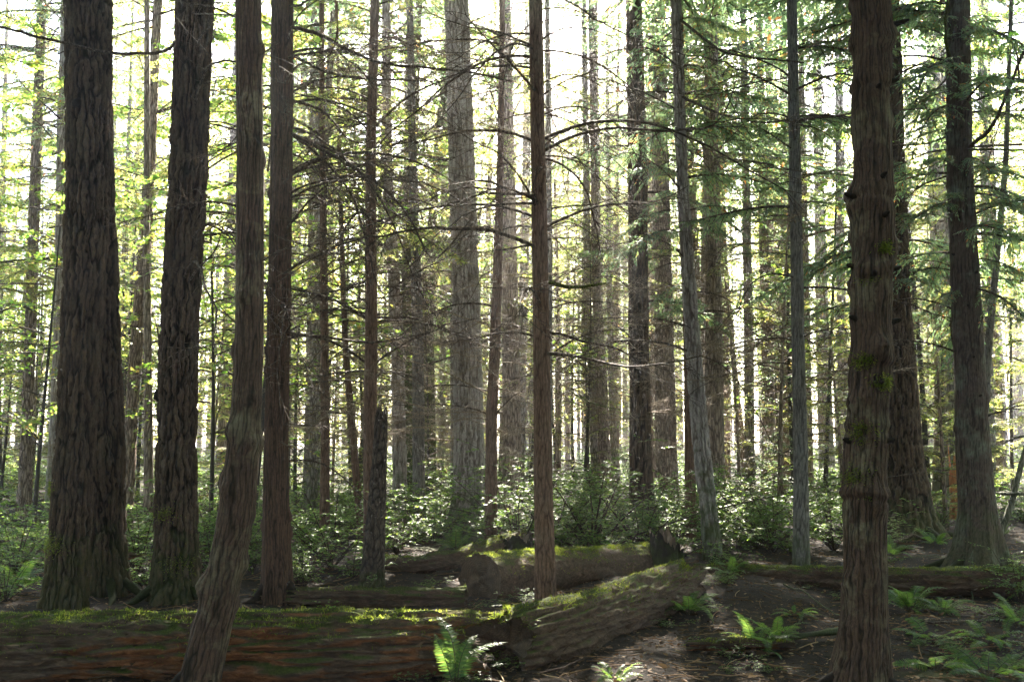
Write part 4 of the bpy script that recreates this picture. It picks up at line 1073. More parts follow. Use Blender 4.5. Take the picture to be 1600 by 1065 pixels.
def gp(px, py, Y, dz=0.0):
    p = at(px, py, Y)[0]; p[2] += dz; return p
yl = 7.0
make_log('fallen_log', 'long mossy fallen log lying across the left foreground', [(-5.2, 6.75, .14), (-3.6, 6.85, .15), (-2.0, 7.0, .17), (-.9, 7.08, .19), (-.02, 7.16, .19)],
         [.33, .32, .30, .28, .23], 1, moss=26000, jag=(0, .5), rough=.085, sides=130, mossang=1.0, mossbias=.12, flakes=1500)
make_log('fallen_log', 'dark fallen log slanting back to its broken end right of centre', [(-.12, 7.25, .14), (.35, 7.75, .17), (1.0, 8.9, .18), (1.85, 10.5, .19)],
         [.27, .26, .25, .24], 2, moss=6000, jag=(.2, .5), rough=.075, sides=110, mossbias=-.12, mat='fallen_dark', flakes=900)
make_log('fallen_log', 'sawn mossy log whose cut end faces the camera behind the crossing logs', [(-.33, 10.4, .19), (.6, 11.6, .13), (1.85, 13.0, .07)],
         [.285, .265, .24], 3, moss=14000, rough=.028, squash=1.0, sides=64, mossbias=.0, mat='fallen_dark', flakes=500)
make_log('fallen_log', 'long low dark log on the bare soil at right behind the knobby cedar', [(2.2, 12.2, .06), (3.0, 11.7, .08), (4.0, 10.9, .12), (5.2, 10.6, .14), (6.8, 10.4, .15)],
         [.09, .12, .15, .18, .19], 4, moss=9000, rough=.06, sides=44, mossbias=.05, mat='fallen_dark', flakes=500)
make_log('fallen_log', 'low litter-covered log behind the mossy log, left of the sawn end', [(-2.6, 10.3, .02), (-1.6, 10.15, .05), (-.45, 9.95, .08)], [.10, .12, .12], 5, moss=900, rough=.08, sides=40, mossbias=-.15, mat='fallen_dark')
make_log('fallen_log', 'curved dark mossy limb on the ground behind the sawn log', [(-1.75, 12.6, .10), (-1.2, 12.3, .10), (-.7, 12.5, .16), (-.2, 13.2, .26), (.2, 14.2, .3)], [.11, .13, .13, .12, .1], 6, moss=3500, rough=.06, sides=36, cat='limb', mat='fallen_dark')
make_log('rotten_branch', 'short mossy rotten limb beside the left fronds of the lone middle fern', [(1.35, 7.9, .03), (1.7, 7.8, .06), (2.2, 7.95, .03)], [.04, .06, .04], 7, moss=900, rough=.08, sides=24, cat='limb')
make_log('fallen_branch', 'pale bare branch pointing at the foot of the knobby foreground cedar', [(1.75, 8.0, .04), (2.3, 8.15, .06), (2.75, 8.3, .08)], [.012, .026, .034], 8, rough=.03, sides=14, cat='branch', mat='thin_grey')
make_log('fallen_branch', 'mossy limb on the ground left of the thick burled fir', [(-5.5, 12.0, .2), (-4.6, 11.8, .3), (-3.9, 11.9, .2)], [.04, .05, .03], 9, moss=500, rough=.05, sides=16, cat='branch')

# the jagged broken root stump at the end of the sawn log
def stump(name, label, x, y, r, h, seed, mat, cat='stump', spikes=.5, sides=90):
    n = 26
    th = np.linspace(0, 2 * math.pi, sides, endpoint=False); z = np.linspace(-.15, 1, n)
    TH, Z = np.meshgrid(th, z)
    top = h * (1 - spikes + spikes * np.clip(.5 + 1.0 * perlin(np.stack([np.cos(TH) * 1.3, np.sin(TH) * 1.3, 0 * Z + seed * 3.7], -1)) + .35 * perlin(np.stack([np.cos(TH) * 5, np.sin(TH) * 5, 0 * Z + seed * 1.7], -1)) + .2 * perlin(np.stack([np.cos(TH) * 13, np.sin(TH) * 13, 0 * Z + seed], -1)), 0, 1.1))
    R = r * (1 + .5 * np.exp(-np.maximum(Z, 0) / .25) * (.4 + .5 * np.cos(4 * TH + seed)) + .18 * perlin(np.stack([np.cos(TH) * 1.5, np.sin(TH) * 1.5, Z * 1.2], -1) + seed) + .07 * perlin(np.stack([np.cos(TH) * 5, np.sin(TH) * 5, Z * 2], -1) + seed))
    V = np.stack([np.cos(TH) * R, np.sin(TH) * R, Z * top], -1)
    I = np.arange(n * sides).reshape(n, sides)
    F = np.stack([I[:-1], np.roll(I[:-1], -1, 1), np.roll(I[1:], -1, 1), I[1:]], -1).reshape(-1, 4)
    inner = V[-1] * np.array([.5, .5, .55]); c = inner.mean(0, keepdims=True)
    vv = np.concatenate([V[-1], inner, c])
    J = np.arange(2 * sides).reshape(2, sides)
    f2 = np.stack([J[0], np.roll(J[0], -1), np.roll(J[1], -1), J[1]], -1)
    f3 = np.stack([J[1], np.roll(J[1], -1), np.full(sides, 2 * sides)], -1)
    root = empty(name, (x, y, gzs(x, y))); tag(root, label, cat)
    obj('bark', mesh_from([(V.reshape(-1, 3), F, 0)], 'stump_bark', M[mat], True), root)
    obj('broken_top', mesh_from([(vv, f2, 0), (vv, f3, 0)], 'stump_top', M[mat if mat == 'fresh' else 'endgrain']), root)
    return root
stump('tree_stump', 'jagged dark rotten stump at the far end of the sawn log', 1.93, 12.6, .2, .5, 2, 'snag', spikes=.6)
stump('tree_stump', 'small squat stump on the soil left of the slim lone trunk', 2.62, 12.9, .10, .22, 3, 'snag', spikes=.3)
stump('tree_stump', 'tall orange broken stump catching the sun left of the root-flared cedar', at(1494, 770, 21)[0][0], 21, .13, 1.6, 4, 'fresh', spikes=.5)
stump('tree_stump', 'rotten stump in shade just behind the sawn log end', .05, 13.4, .24, .42, 5, 'snag', spikes=.35)
# ------------------------------------------------------------------ ferns
def fern(label, px, py, size, n_, seed, az=None, lift=(.1, .8), name='sword_fern', group='sword ferns on the forest floor', spread=None):
    Y = depth_of(py); x = at(px, py, Y)[0][0]
    r = np.random.default_rng(seed)
    root = empty(name, (x, Y, gzs(x, Y) + .01)); tag(root, label, 'fern', group)
    n = int(n_ * 1.15)
    for i in range(n):
        a = (i * 2 * math.pi / n + r.normal(0, .25)) if az is None else r.uniform(*az)
        o = obj('frond', FROND_ME[r.integers(6)], root, (math.cos(a) * .02, math.sin(a) * .02, 0), 0, size * 1.02 * r.uniform(.65, 1.1))
        o.rotation_euler = (r.normal(0, .25), -r.uniform(*lift), a)
    return root
fern('bluish sword fern beside the broken end of the dark slanting log', 1076, 962, .42, 13, 1, lift=(-.2, .45))
fern('arching fern with bright fronds at left, alone on the soil left of the knobby cedar', 1180, 1012, .42, 12, 2, lift=(-.35, .8))
fern('bushy bluish fern right of the knobby cedar in front of the low log', 1422, 958, .44, 14, 3, lift=(-.1, .6))
fern('backlit yellow-green fern at bottom centre below the mossy log', 712, 1080, .50, 4, 4, az=(-.2, 2.2), lift=(.5, .95))
fern('fern with bright spreading fronds in the lower right corner area', 1545, 1012, .46, 9, 5, lift=(-.35, .3))
fern('low flat fern on the soil just right of the knobby cedar foot', 1452, 1006, .40, 8, 6, lift=(-.45, .1))
fern('fern cut off by the bottom edge at far right', 1545, 1068, .50, 9, 7, lift=(-.2, .3))
fern('small fern growing by the left end of the low dark log', 1140, 905, .36, 11, 8, lift=(-.2, .5))
fern('tiny bright fern at the bottom edge right of centre', 962, 1062, .24, 9, 9, lift=(-.1, .5))
fern('fern tucked behind the knobby cedar at the foot of the big half-hidden fir', 1392, 872, .42, 11, 10, lift=(-.1, .7))
fern('small fern between the half-hidden fir and the root-flared cedar', 1462, 852, .40, 10, 11, lift=(0, .8))
fern('small upright fern right of the root-flared cedar', 1568, 838, .42, 9, 12, lift=(.2, .9))
fern('dim fern in front of the dark side of the long mossy log', 632, 1052, .26, 8, 13, lift=(-.2, .4))
fern('fern at the left edge behind the long mossy log', 22, 925, .5, 12, 14, lift=(0, .7))
fern('fern at the flared foot of the big pale central fir', 712, 862, .55, 12, 15, lift=(0, .7))

fern('fern overlapping the right side of the lone fern left of the knobby cedar', 1212, 1000, .34, 9, 16, lift=(-.2, .6))
fern('small fern on the soil midway between the low log and the lone fern', 1245, 965, .26, 8, 17, lift=(-.2, .5))
fern('fern in the right corner behind the bright spreading fern', 1592, 985, .42, 10, 18, lift=(-.2, .5))
fern('fern just right of the bushy bluish fern by the low log', 1475, 962, .34, 9, 19, lift=(-.2, .6))
fern('low fern at the bottom edge between the knobby cedar and the corner ferns', 1462, 1050, .36, 9, 20, lift=(-.3, .3))
# ------------------------------------------------------------------ shrubs
SHG = [shrub(600 + i, h=(1.15, 1.0, 1.3, .85)[i], leaves=(3600, 3000, 4200, 2600)[i], leaf_l=.034) for i in range(4)]
SHG = [merge_by_mat(g) for g in SHG]
SHS = [merge_by_mat(shrub(620 + i, h=.9, ns=11, ntw=8, leaves=1300, leaf_l=.05)) for i in range(4)]
def two(geo, name):
    """stems and leaves of a bush as two meshes"""
    st = mesh_from([g for g in geo if g[2] == 0], name + '_stems', M['stem'])
    lf = mesh_from([(v, f, 0) for v, f, m in geo if m == 1], name + '_leaves', M['shrub_leaf'])
    return st, lf
SHM = [two(g, 'shrub') for g in SHG]
def bush(label, x, y, s, k, seed, dz=0.0, name='shrub', sx=1.0):
    root = empty(name, (x, y, gzs(x, y) - .03 + dz), seed * 1.7); tag(root, label, 'shrub', 'evergreen shrubs of the understory')
    obj('stems', SHM[k % 4][0], root, scale=(s * sx, s * sx, s)); obj('leaves', SHM[k % 4][1], root, scale=(s * sx, s * sx, s))
    return root
def px_x(px, Y): return at(px, 760, Y)[0][0]
BUSH = [
    ('large dense shrub between the thin reddish trunk and the dark furrowed fir', 925, 14.3, 1.45), ('leafy shrub in front of the dark furrowed fir base', 1000, 14.6, 1.15),
    ('shrub behind the sawn log, left of the thin reddish trunk', 810, 14.2, 1.1), ('glinting shrub directly behind the thin reddish trunk', 862, 15.2, 1.3),
    ('shrub filling the space between dark furrowed fir and pale leaning fir', 1058, 15.0, .9), ('shrub right of the pale leaning fir foot', 1160, 16.0, 1.0),
    ('dark rounded shrub left of the slim lone trunk', 1205, 15.2, .95), ('dark shrub between the slim lone trunk and the knobby cedar', 1300, 15.6, 1.05),
    ('shrub at the foot of the slim grey trunk near the central fir', 640, 16.0, 1.0), ('shrub with pale shiny leaves at the foot of the slender pale fir', 622, 14.0, .8),
    ('shrub between the dark cedar and the broken snag', 520, 12.6, .85), ('low shrub right beside the dark stringy-barked cedar', 478, 11.4, .65),
    ('shrub between the burled fir and the leaning cedar', 335, 12.0, .8), ('taller shrub behind the gap between burled fir and leaning cedar', 330, 14.5, 1.1),
    ('shrub in the gap between the far-left pair and the burled fir', 222, 12.6, .85), ('dense shrub at the left edge behind the mossy log', 30, 12.4, .9),
    ('low shrub close behind the left end of the mossy log', 18, 10.4, .6), ('shrub between the leaning cedar and the dark cedar', 398, 12.5, .85),
    ('sprawling dark shrub on the low log at the right edge', 1585, 10.2, .5), ('low shrub in the shade right of the pale leaning fir', 1140, 12.6, .45),
    ('bright shrub behind the flared central fir on its left', 690, 21, 1.3), ('tall shrub between the central fir and the thin dark trunk', 752, 18.5, 1.3),
    ('small shrub at the foot of the half-hidden fir', 1375, 15.4, .5), ('sunny shrub between the half-hidden fir and the root-flared cedar', 1465, 18.5, .7),
    ('tall shrub right of the dark furrowed fir among the far trunks', 1120, 20, 1.35),
]
for i, (lb, px, Y, s) in enumerate(BUSH):
    bush(lb, px_x(px, Y), Y, s * 1.15, i, i + 1, sx=1.2)
# tiny sprouts on the mossy log
for lb, px, Y, z, s in (('tiny pale sprout standing on top of the long mossy log', 511, 7.02, .44, .13), ('little leafy sprout on the low litter-covered log', 577, 10.1, .18, .17),
                        ('small yellow-green sprig in the notch where the two front logs meet', 815, 7.35, .22, .16)):
    x = at(px, 940, Y)[0][0]
    root = empty('seedling', (x, Y, z)); tag(root, lb, 'seedling')
    g = merge_by_mat(shrub(700 + int(px), h=1, ns=4, ntw=4, leaves=40, leaf_l=.16, aspect=.6))
    st, lf = two(g, 'seedling'); obj('stems', st, root, scale=s); obj('leaves', lf, root, scale=s)

# mass undergrowth: nobody could count it
r = np.random.default_rng(42)
g = []
cnt = 0
while cnt < 330:
    Y = 11.3 + 34 * r.random() ** 1.3
    x = r.uniform(-.62, .62) * Y
    px = x / Y * FPX + 800
    if px > 1010 and Y < 14.2: continue
    if px > 1330 and Y < 19: continue
    if 600 < px < 1060 and Y < 13.8: continue
    if any(abs(x - t['p'][0]) < .3 and abs(Y - t['p'][1]) < .3 for t in TREES.values()): continue
    s = r.uniform(.55, 1.1) * (1 + .012 * (Y - 12)) * (1.0 if Y > 14 else .7)
    g += xf(SHS[r.integers(4)], rotz(r.uniform(0, 6.28)) * s * np.array([1.2, 1.2, 1]), (x, Y, gzs(x, Y) - .05))
    cnt += 1
tag(obj('undergrowth', mesh_from(merge_by_mat(g), 'undergrowth', [M['stem'], M['shrub_leaf']])), 'mixed low evergreen undergrowth between the trunks', 'undergrowth', kind='stuff')

# litter: needles, chips, twigs
N = 48000
Yl = 5.2 + 13 * r.random(N) ** 1.7; xl = r.uniform(-.7, .7, N) * Yl
pos = np.stack([xl, Yl, gz(xl, Yl) + .006], 1)
a = r.uniform(0, 6.28, N)
D = np.stack([np.cos(a), np.sin(a), r.uniform(-.1, .45, N)], 1)
U = unit(np.array([0, 0, 1.]) + r.normal(0, .5, (N, 3)))
ll = r.uniform(.012, .05, N) * np.where(r.random(N) < .07, 2.0, 1.0)
g = [polys(pos, D, U, ll, ll * r.uniform(.15, .6, N), OVAL, 0, .2)]
K = 2400
Yk = 5.2 + 12 * r.random(K) ** 1.5; xk = r.uniform(-.65, .65, K) * Yk
a = r.uniform(0, 6.28, K); L = r.uniform(.06, .5, K) ** 1.2; s = np.linspace(-.5, .5, 6)
bendv = r.normal(0, .25, K)
P = np.stack([xk[:, None] + np.cos(a)[:, None] * s * L[:, None] - np.sin(a)[:, None] * bendv[:, None] * (s ** 2) * L[:, None],
              Yk[:, None] + np.sin(a)[:, None] * s * L[:, None] + np.cos(a)[:, None] * bendv[:, None] * (s ** 2) * L[:, None], np.zeros((K, 6))], -1)
P[..., 2] = gz(P[..., 0], P[..., 1]) + .008 + .03 * r.random((K, 1)) * (s + .5)
g.append(tubes(P, r.uniform(.0015, .005, (K, 1)) * np.ones((1, 6)), 4))
tag(obj('leaf_litter', mesh_from(g, 'leaf_litter', M['litter'])), 'needles, twigs and chips of fallen litter on the soil', 'litter', kind='stuff')

# small sprigs and seedlings scattered over the bare soil
r = np.random.default_rng(19)
g = []
for i in range(170):
    Y = r.uniform(6.3, 13.5); x = r.uniform(-.1, .62) * Y
    if perlin(np.array([[x * .8, Y * .8, 3.3]]))[0] < -.02: continue
    g += xf(SHS[r.integers(4)], rotz(r.uniform(0, 6.28)) * r.uniform(.08, .24) * np.array([1.3, 1.3, .8]), (x, Y, gzs(x, Y) - .01))
g = [(v[:(len(f) // 4) * 4] if False else v, f, m) for v, f, m in g]
tag(obj('ground_cover', mesh_from(merge_by_mat(g), 'ground_cover', [M['stem'], M['shrub_leaf']])), 'tiny leafy sprigs scattered over the bare soil', 'ground cover', kind='stuff')

# single fallen branches one can point at
def stick(label, pts, r0, r1, seed, twigs=5, mat='branch', name='fallen_branch', group='fallen branches on the soil', Yfix=None):
    rr = np.random.default_rng(seed)
    dep = (lambda py: Yfix) if Yfix else depth_of
    P = np.array([[at(px, py, dep(py))[0][0], dep(py), h] for px, py, h in pts])
    k = np.linspace(0, 1, len(P)); s = np.linspace(0, 1, 24)
    C = np.stack([np.interp(s, k, P[:, i]) for i in range(3)], 1)
    for _ in range(4): C[1:-1] = C[:-2] * .25 + C[1:-1] * .5 + C[2:] * .25
    C[:, :2] += np.cumsum(rr.normal(0, .006, (24, 2)), 0)
    C[:, 2] += gz(C[:, 0], C[:, 1])
    o0 = C[12].copy()
    geo = [tubes(C - o0, r0 + (r1 - r0) * s, 7)]
    L = np.linalg.norm(C[-1] - C[0])
    lo = rr.integers(3, 22, twigs); d = unit(rr.normal(0, 1, (twigs, 3)) * np.array([1, 1, .45]) + np.array([0, 0, .2])); l2 = L * rr.uniform(.12, .4, twigs)
    ss = np.linspace(0, 1, 6)
    T_ = (C - o0)[lo][:, None] + d[:, None] * (ss[None, :, None] * l2[:, None, None]); T_[..., 2] = np.maximum(T_[..., 2] - .25 * l2[:, None] * ss ** 2, -.05)
    geo.append(tubes(T_, (r1 * .8 * (1 - .7 * ss))[None] * np.ones((twigs, 1)), 4))
    tag(obj(name, mesh_from(merge_by_mat(geo), name, M[mat], True), None, o0), label, 'branch', group)
stick('thin bare stick lying diagonally left of the knobby cedar', [(1225, 925, .03), (1265, 940, .05), (1315, 968, .04)], .010, .005, 1, mat='thin_grey')
stick('short curved stick lying above the pale bare branch', [(1248, 975, .02), (1262, 960, .05), (1290, 966, .03)], .007, .003, 2, mat='thin_grey')
stick('pale forked twig leaning on the low log at right', [(1515, 938, .0), (1522, 925, .12), (1520, 912, .25), (1524, 908, .32)], .008, .004, 3, mat='thin_grey')
stick('brushy dead branch catching light under the slanting log', [(870, 1042, .04), (905, 1020, .12), (940, 1002, .16)], .008, .003, 4, 16, mat='thin_red')
stick('dead twiggy branch at the bottom edge right of the backlit fern', [(845, 1062, .03), (885, 1058, .08), (930, 1040, .08)], .007, .003, 5, 14, mat='thin_red')
stick('dark long stick on the soil right of the knobby cedar', [(1420, 985, .02), (1490, 992, .03), (1580, 975, .03)], .012, .006, 6)
stick('stick lying on the soil at the right edge near the low log', [(1500, 955, .02), (1550, 950, .04), (1610, 946, .03)], .011, .006, 7)
stick('root-like curved branch in front of the half-hidden fir', [(1390, 850, .03), (1430, 845, .12), (1452, 850, .06), (1470, 846, .03)], .03, .015, 8, 4)
stick('second root-like branch nearer the root-flared cedar', [(1400, 862, .03), (1425, 866, .09), (1450, 858, .05)], .025, .012, 9, 3)
stick('thin branch on the litter behind the low litter-covered log', [(560, 900, .03), (640, 890, .06), (690, 896, .04)], .010, .005, 10)
stick('leaning dead branch in front of the sunny right edge', [(1560, 790, .05), (1580, 740, .7), (1610, 640, 1.9)], .06, .04, 11, 5, mat='far_b', Yfix=17)

# ------------------------------------------------------------------ trees of the background
r = np.random.default_rng(77)
def fill_trunk(seed, R, H, mat):
    q = np.random.default_rng(seed)
    s = np.linspace(0, 1, 26)
    z = -.3 + (H + .3) * s ** 1.4
    C = np.stack([.25 * np.sin(2.2 * s + q.uniform(0, 6)) * s, .25 * np.sin(1.9 * s + q.uniform(0, 6)) * s, z], 1)
    rad = R * (1 - .85 * z.clip(0) / H) * (1 + .35 * np.exp(-z.clip(0) / .35))
    return mesh_from([tubes(C, rad, 14)], 'trunk', M[mat], True)
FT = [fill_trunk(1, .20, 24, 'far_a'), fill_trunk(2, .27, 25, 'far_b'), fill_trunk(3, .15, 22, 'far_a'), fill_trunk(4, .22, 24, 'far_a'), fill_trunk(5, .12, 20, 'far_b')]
ST = [fill_trunk(11, .045, 7.3, 'thin_grey'), fill_trunk(12, .055, 7.3, 'far_a')]
LM = [('the far-left pair', 'A'), ('the burled fir', 'C'), ('the leaning cedar', 'D'), ('the dark cedar', 'E'), ('the broken snag', 'O'), ('the pale central fir', 'M'),
      ('the thin reddish trunk', 'K'), ('the dark furrowed fir', 'X'), ('the pale leaning fir', 'Z'), ('the slim lone trunk', 'J'), ('the knobby cedar', 'F'), ('the root-flared cedar', 'G')]
lmx = []
for nm, k in LM:
    T = TREES[k]; lmx.append((T['cx'](np.array([CAMZ]))[0] / T['Y'] * FPX + 800, nm))
placed = [(t['p'][0], t['p'][1]) for t in TREES.values()]
PEND = {}
def place(kind, name, cat, Y, px, scale, parts, adj):
    x = (px - 800) / FPX * Y
    if any((x - a) ** 2 + ((Y - b) * .6) ** 2 < .35 for a, b in placed): return
    if kind != 'sap' and not (kind == 'far' and parts[-1][1] == DENH) and any(in_gap(np.array([x + ox, Y, z])) for z in (4.5, 7, 9.5, 12) for ox in (-1, 0, 1)): return
    placed.append((x, Y))
    root = empty(name, (x, Y, gzs(x, Y)), r.uniform(0, 6.28))
    for nm, me, sc, dz in parts:
        obj(nm, me, root, (0, 0, dz), 0, sc * scale)
    root.rotation_euler = (r.normal(0, .012), r.normal(0, .018), root.rotation_euler.z)
    j = sum(1 for a, _ in lmx if px > a)
    gap = ('left of ' + lmx[0][1]) if j == 0 else (('right of ' + lmx[-1][1]) if j == len(lmx) else 'between %s and %s' % (lmx[j - 1][1], lmx[j][1]))
    PEND.setdefault((adj, gap), []).append((px, root, cat))
    return root
for x_, y_ in ((5.1, 26.5), (7.0, 29.5)):  # added conifers, dense crowns placed to keep sun off the soil
    place('far', 'conifer_tree', 'tree', y_, x_ / y_ * FPX + 800, 1.0, [('trunk', FT[0], 1, 0), ('crown', DENH, 1, 0)], 'tall background conifer')
for i in range(46):
    Y = r.uniform(20, 33) if i % 2 else r.uniform(33, 54); px = r.uniform(-160, 1760)
    k = r.integers(5); h = HIGH[r.integers(3)]
    parts = [('trunk', FT[k], 1, 0), ('crown', h, 1, 0)] if Y < 30 and i % 5 < 2 else [('trunk', FT[k], 1, 0)]
    if Y >= 33 and i % 3: parts.append(('crown', HISP[i % 2], 1, 0))
    if r.random() < .85: parts.append(('dead_branches', SKIRT[r.integers(3)], r.uniform(.9, 1.35), 0))
    if r.random() < .6 and Y < 33 or r.random() < .25: parts.append(('low_crown', MID[r.integers(3)], .9, 0))
    place('far', 'conifer_tree', 'tree', Y, px, r.uniform(.85, 1.15), parts, 'tall background conifer')
for i in range(120):
    Y = 17 + 19 * r.random(); px = r.uniform(-120, 1720)
    if Y < 22 and 640 < px < 1060: continue
    if 980 < px < 1330 and i % 2: continue
    k = r.choice([0, 1, 2, 2]) if px > 620 else r.choice([1, 2, 1, 0])
    place('sap', 'young_conifer', 'tree', Y, px, r.uniform(.6, 1.0) * (1 + .022 * (Y - 17)), [('trunk', ST[r.integers(2)], 1, 0), ('crown', SAP[k], 1, 0)] if i % 4 else [('trunk', ST[r.integers(2)], 1, 0), ('dead_branches', SKIRT[r.integers(3)], .8, 0)], 'lacy young conifer')
for i in range(22):
    Y = r.uniform(35, 52); px = r.uniform(-90, 800)
    place('far', 'conifer_tree', 'tree', Y, px, r.uniform(.9, 1.1), [('trunk', FT[(2, 4, 0)[i % 3]], 1, 0), ('crown', HISP[i % 2], 1.05, 0)], 'tall background conifer')
for i in range(18):
    Y = r.uniform(26, 46); px = r.uniform(760, 1330)
    place('far', 'conifer_tree', 'tree', Y, px, r.uniform(.8, 1.1), [('trunk', FT[(2, 4, 3)[i % 3]], 1, 0), ('dead_branches', SKIRT[i % 3], 1.3, 0), ('low_crown', MID[(0, 2, 1)[i % 3]], 1.0, 0)][:2 + i % 2], 'tall background conifer')
for i in range(20):
    Y = r.uniform(24, 36); px = r.uniform(700, 1620)
    place('sap', 'young_conifer', 'tree', Y, px, r.uniform(1.0, 1.7), [('trunk', ST[i % 2], 1, 0), ('crown', SAP[(1, 2, 1, 0)[i % 4]], 1, 0)], 'lacy young conifer')
for i in range(50):
    Y = r.uniform(15.5, 34); px = r.uniform(-60, 640) if i % 4 else r.uniform(640, 1650)
    if Y < 21 and 560 < px < 1100: continue
    if i >= 38: Y = r.uniform(21, 32); px = r.uniform(-80, 820) if i < 45 else r.uniform(1000, 1680)
    big = r.uniform(1.2, 1.5) if i >= 38 else 1.0
    place('map', 'maple_tree', 'tree', Y, px, big * r.uniform(.8, 1.2) * (1 + .012 * (Y - 15)), [('trunk', ST[0], 1, 0), ('crown', MAP[r.integers(3)], 1, 0)], 'bright-leaved maple')
ORD = 'leftmost,second,third,fourth,fifth,sixth,seventh,eighth,ninth,tenth,eleventh,twelfth'.split(',')
for (adj, gap), L in PEND.items():
    L.sort(key=lambda q: q[0])
    for i, (px, root, cat) in enumerate(L):
        if len(L) == 1: lb = '%s seen %s' % (adj, gap)
        else:
            o = 'leftmost' if i == 0 else ('rightmost' if i == len(L) - 1 else ORD[min(i, 11)] + ' from left')
            lb = '%s %s %s' % (adj, gap, '' if False else '(' + o + ')') if False else '%s %s, %s' % (adj, gap, o)
        tag(root, lb, cat, {'t': 'tall conifers in the background', 'l': 'young conifers of the understory', 'b': 'bright maples of the understory'}[adj[0]])

# unseen neighbours beside the view whose crowns shade the scene
r = np.random.default_rng(8)
n = 0
for i, (x, y) in enumerate([(-7, -3), (-3, -5.5), (1.5, -4), (5.5, -6), (8.5, -1.5), (-10, 3), (9.5, 4), (-5.5, -11), (0, -10.5), (5, -13), (-10, -9), (11, -10), (-13, 9), (12.5, 10), (-2.5, -17), (4, -19), (-16, 0), (15.5, 1), (-9.5, 6.5), (10, 7.5), (-1, -1.5), (3.5, -8.5), (-8, -15), (9, -17), (-14, -6), (15, -6), (-18, 8), (18, 9), (0, -24), (-9, -24), (9, -26)]):
    root = empty('conifer_tree', (x, y, gzs(x, y)), i * 1.3)
    tag(root, 'tall conifer of the surrounding wood beside and behind the viewer', 'tree', 'conifers around the viewer')
    obj('trunk', FT[i % 5], root); obj('crown', DEN, root)
# far wood that reads as one mass
r = np.random.default_rng(5)
g = []
O, D, U, Lf = [], [], [], []
for i in range(420):
    Y = 70 + 85 * r.random() ** 1.2; x = r.uniform(-.66, .66) * Y
    H = min(46, .46 * Y * r.uniform(.4, 1.05)); R = r.uniform(.12, .26)
    zz = np.array([-.3, H * .5, H])
    g.append(tubes(np.array([[x, Y, -.4], [x + r.normal(0, .2), Y, H * .5], [x + r.normal(0, .4), Y, H]]), np.array([R, R * .7, .03]), 6))
    n = 1250
    zl = r.uniform(.06 if r.random() < .4 else .3, 1, n) ** .8; rad = 3.0 * (1.05 - zl) ** .8 * np.sqrt(r.random(n)); a = r.uniform(0, 6.28, n)
    O.append(np.stack([x + rad * np.cos(a), Y + rad * np.sin(a), zl * H - .25 * rad], 1))
    D.append(np.stack([np.cos(a + r.normal(0, .5, n)), np.sin(a + r.normal(0, .5, n)), r.uniform(-.7, .1, n)], 1))
    U.append(unit(np.array([0, 0, 1.]) + r.normal(0, .5, (n, 3)))); Lf.append(r.uniform(.2, .5, n))
for i in range(80):                                          # the same wood closing round the viewer, outside the view
    a0 = r.uniform(math.radians(44), math.radians(316)); R0 = r.uniform(17, 46)
    x, Y = math.sin(a0) * R0, math.cos(a0) * R0
    H = r.uniform(14, 24); R = r.uniform(.12, .26)
    g.append(tubes(np.array([[x, Y, -.4], [x, Y, H * .5], [x, Y, H]]), np.array([R, R * .7, .03]), 6))
    n = 900
    zl = r.uniform(.04, 1, n) ** .8; rad = 3.4 * (1.05 - zl) ** .7 * np.sqrt(r.random(n)); a = r.uniform(0, 6.28, n)
    O.append(np.stack([x + rad * np.cos(a), Y + rad * np.sin(a), zl * H - .25 * rad], 1))
    D.append(np.stack([np.cos(a), np.sin(a), r.uniform(-.7, .1, n)], 1))
    U.append(unit(np.array([0, 0, 1.]) + r.normal(0, .5, (n, 3)))); Lf.append(r.uniform(.3, .7, n))
O, D, U, Lf = map(np.concatenate, (O, D, U, Lf))
g.append(polys(O, D, U, Lf, Lf * .4, KITE, 1, .15))
tag(obj('treeline', mesh_from(merge_by_mat(g), 'treeline', [M['far_a'], M['fir_leaf']])), 'far wood seen as one mass behind the trunks', 'wood', kind='stuff')
tag(obj('distant_undergrowth', mesh_from(merge_by_mat(sum([xf(SHS[r.integers(4)], rotz(r.uniform(0, 6)) * r.uniform(1.2, 2.4), (x_, y_, gzs(x_, y_) - .1))
    for y_ in r.uniform(42, 75, 120) for x_ in [r.uniform(-.6, .6) * y_]], [])), 'distant_undergrowth', [M['stem'], M['shrub_leaf']])), 'far undergrowth at the foot of the wood', 'undergrowth', kind='stuff')

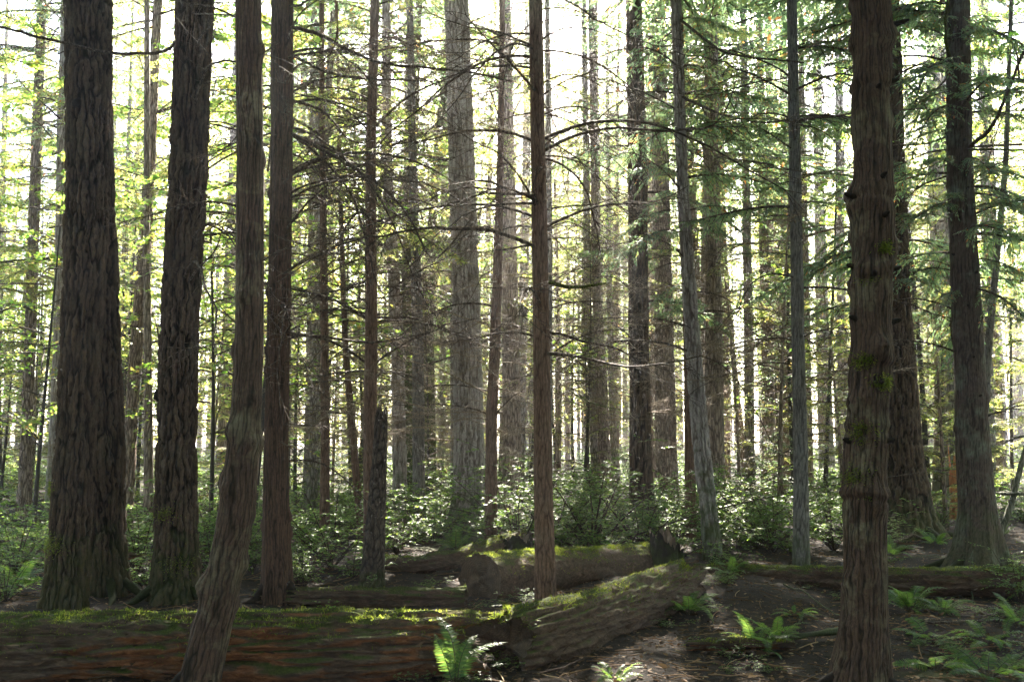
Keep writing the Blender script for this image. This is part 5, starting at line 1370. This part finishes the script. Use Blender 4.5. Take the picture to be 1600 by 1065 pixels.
# ------------------------------------------------------------------ light, air, camera
w = bpy.data.worlds.new('World'); SC.world = w; w.use_nodes = True
nt = w.node_tree
sky = nt.nodes.new('ShaderNodeTexSky'); sky.sky_type = 'NISHITA'; sky.sun_disc = False
sky.sun_elevation = SUN_EL; sky.sun_rotation = SUN_AZ
sky.air_density = 1.0; sky.dust_density = 1.5; sky.ozone_density = 1.0
nt.links.new(sky.outputs[0], nt.nodes['Background'].inputs[0])
nt.nodes['Background'].inputs[1].default_value = .055
sl = bpy.data.lights.new('sun', 'SUN'); sl.energy = 5.0; sl.angle = math.radians(.5); sl.color = (1, .91, .77)
so = bpy.data.objects.new('sun', sl); COL.objects.link(so)
sd = Vector((math.sin(SUN_AZ) * math.cos(SUN_EL), math.cos(SUN_AZ) * math.cos(SUN_EL), math.sin(SUN_EL)))
so.rotation_euler = sd.to_track_quat('Z', 'Y').to_euler(); so.location = sd * 60

HAZE = .0009
if HAZE:
    m = bpy.data.materials.new('haze'); m.use_nodes = True; nt = m.node_tree; nt.nodes.clear()
    o_ = nt.nodes.new('ShaderNodeOutputMaterial')
    pv = nd(nt, 'ShaderNodeVolumePrincipled', {'Color': (.92, .95, 1, 1), 'Density': HAZE, 'Anisotropy': .75})
    nt.links.new(pv.outputs[0], o_.inputs['Volume'])
    x0, x1, y0, y1, z0, z1 = -420, 420, -310, 640, -3, 33
    V = np.array([[x, y, z] for x in (x0, x1) for y in (y0, y1) for z in (z0, z1)], float)
    F = np.array([[0, 1, 3, 2], [4, 6, 7, 5], [0, 4, 5, 1], [2, 3, 7, 6], [0, 2, 6, 4], [1, 5, 7, 3]])
    tag(obj('haze', mesh_from([(V, F, 0)], 'haze', m)), 'thin sunlit haze between the trees', 'haze', kind='stuff')

cam = bpy.data.cameras.new('camera'); co = bpy.data.objects.new('camera', cam); COL.objects.link(co)
co.location = (0, 0, CAMZ); co.rotation_euler = (math.pi / 2 + PITCH, 0, 0)
cam.sensor_width = 36; cam.lens = FPX / 1600 * 36; cam.clip_start = .05; cam.clip_end = 2000
cam.dof.use_dof = True; cam.dof.focus_distance = 11.5; cam.dof.aperture_fstop = 7
SC.camera = co
SC.view_settings.view_transform = 'Standard'; SC.view_settings.look = 'None'; SC.view_settings.gamma = 1; SC.view_settings.use_curve_mapping = False
SC.view_settings.exposure = 4.15
cy = SC.cycles
cy.max_bounces = 7; cy.diffuse_bounces = 4; cy.glossy_bounces = 2; cy.transmission_bounces = 8; cy.transparent_max_bounces = 8; cy.volume_bounces = 0
cy.use_denoising = True; cy.sample_clamp_indirect = .35; cy.adaptive_threshold = .004; cy.caustics_reflective = False; cy.caustics_refractive = False
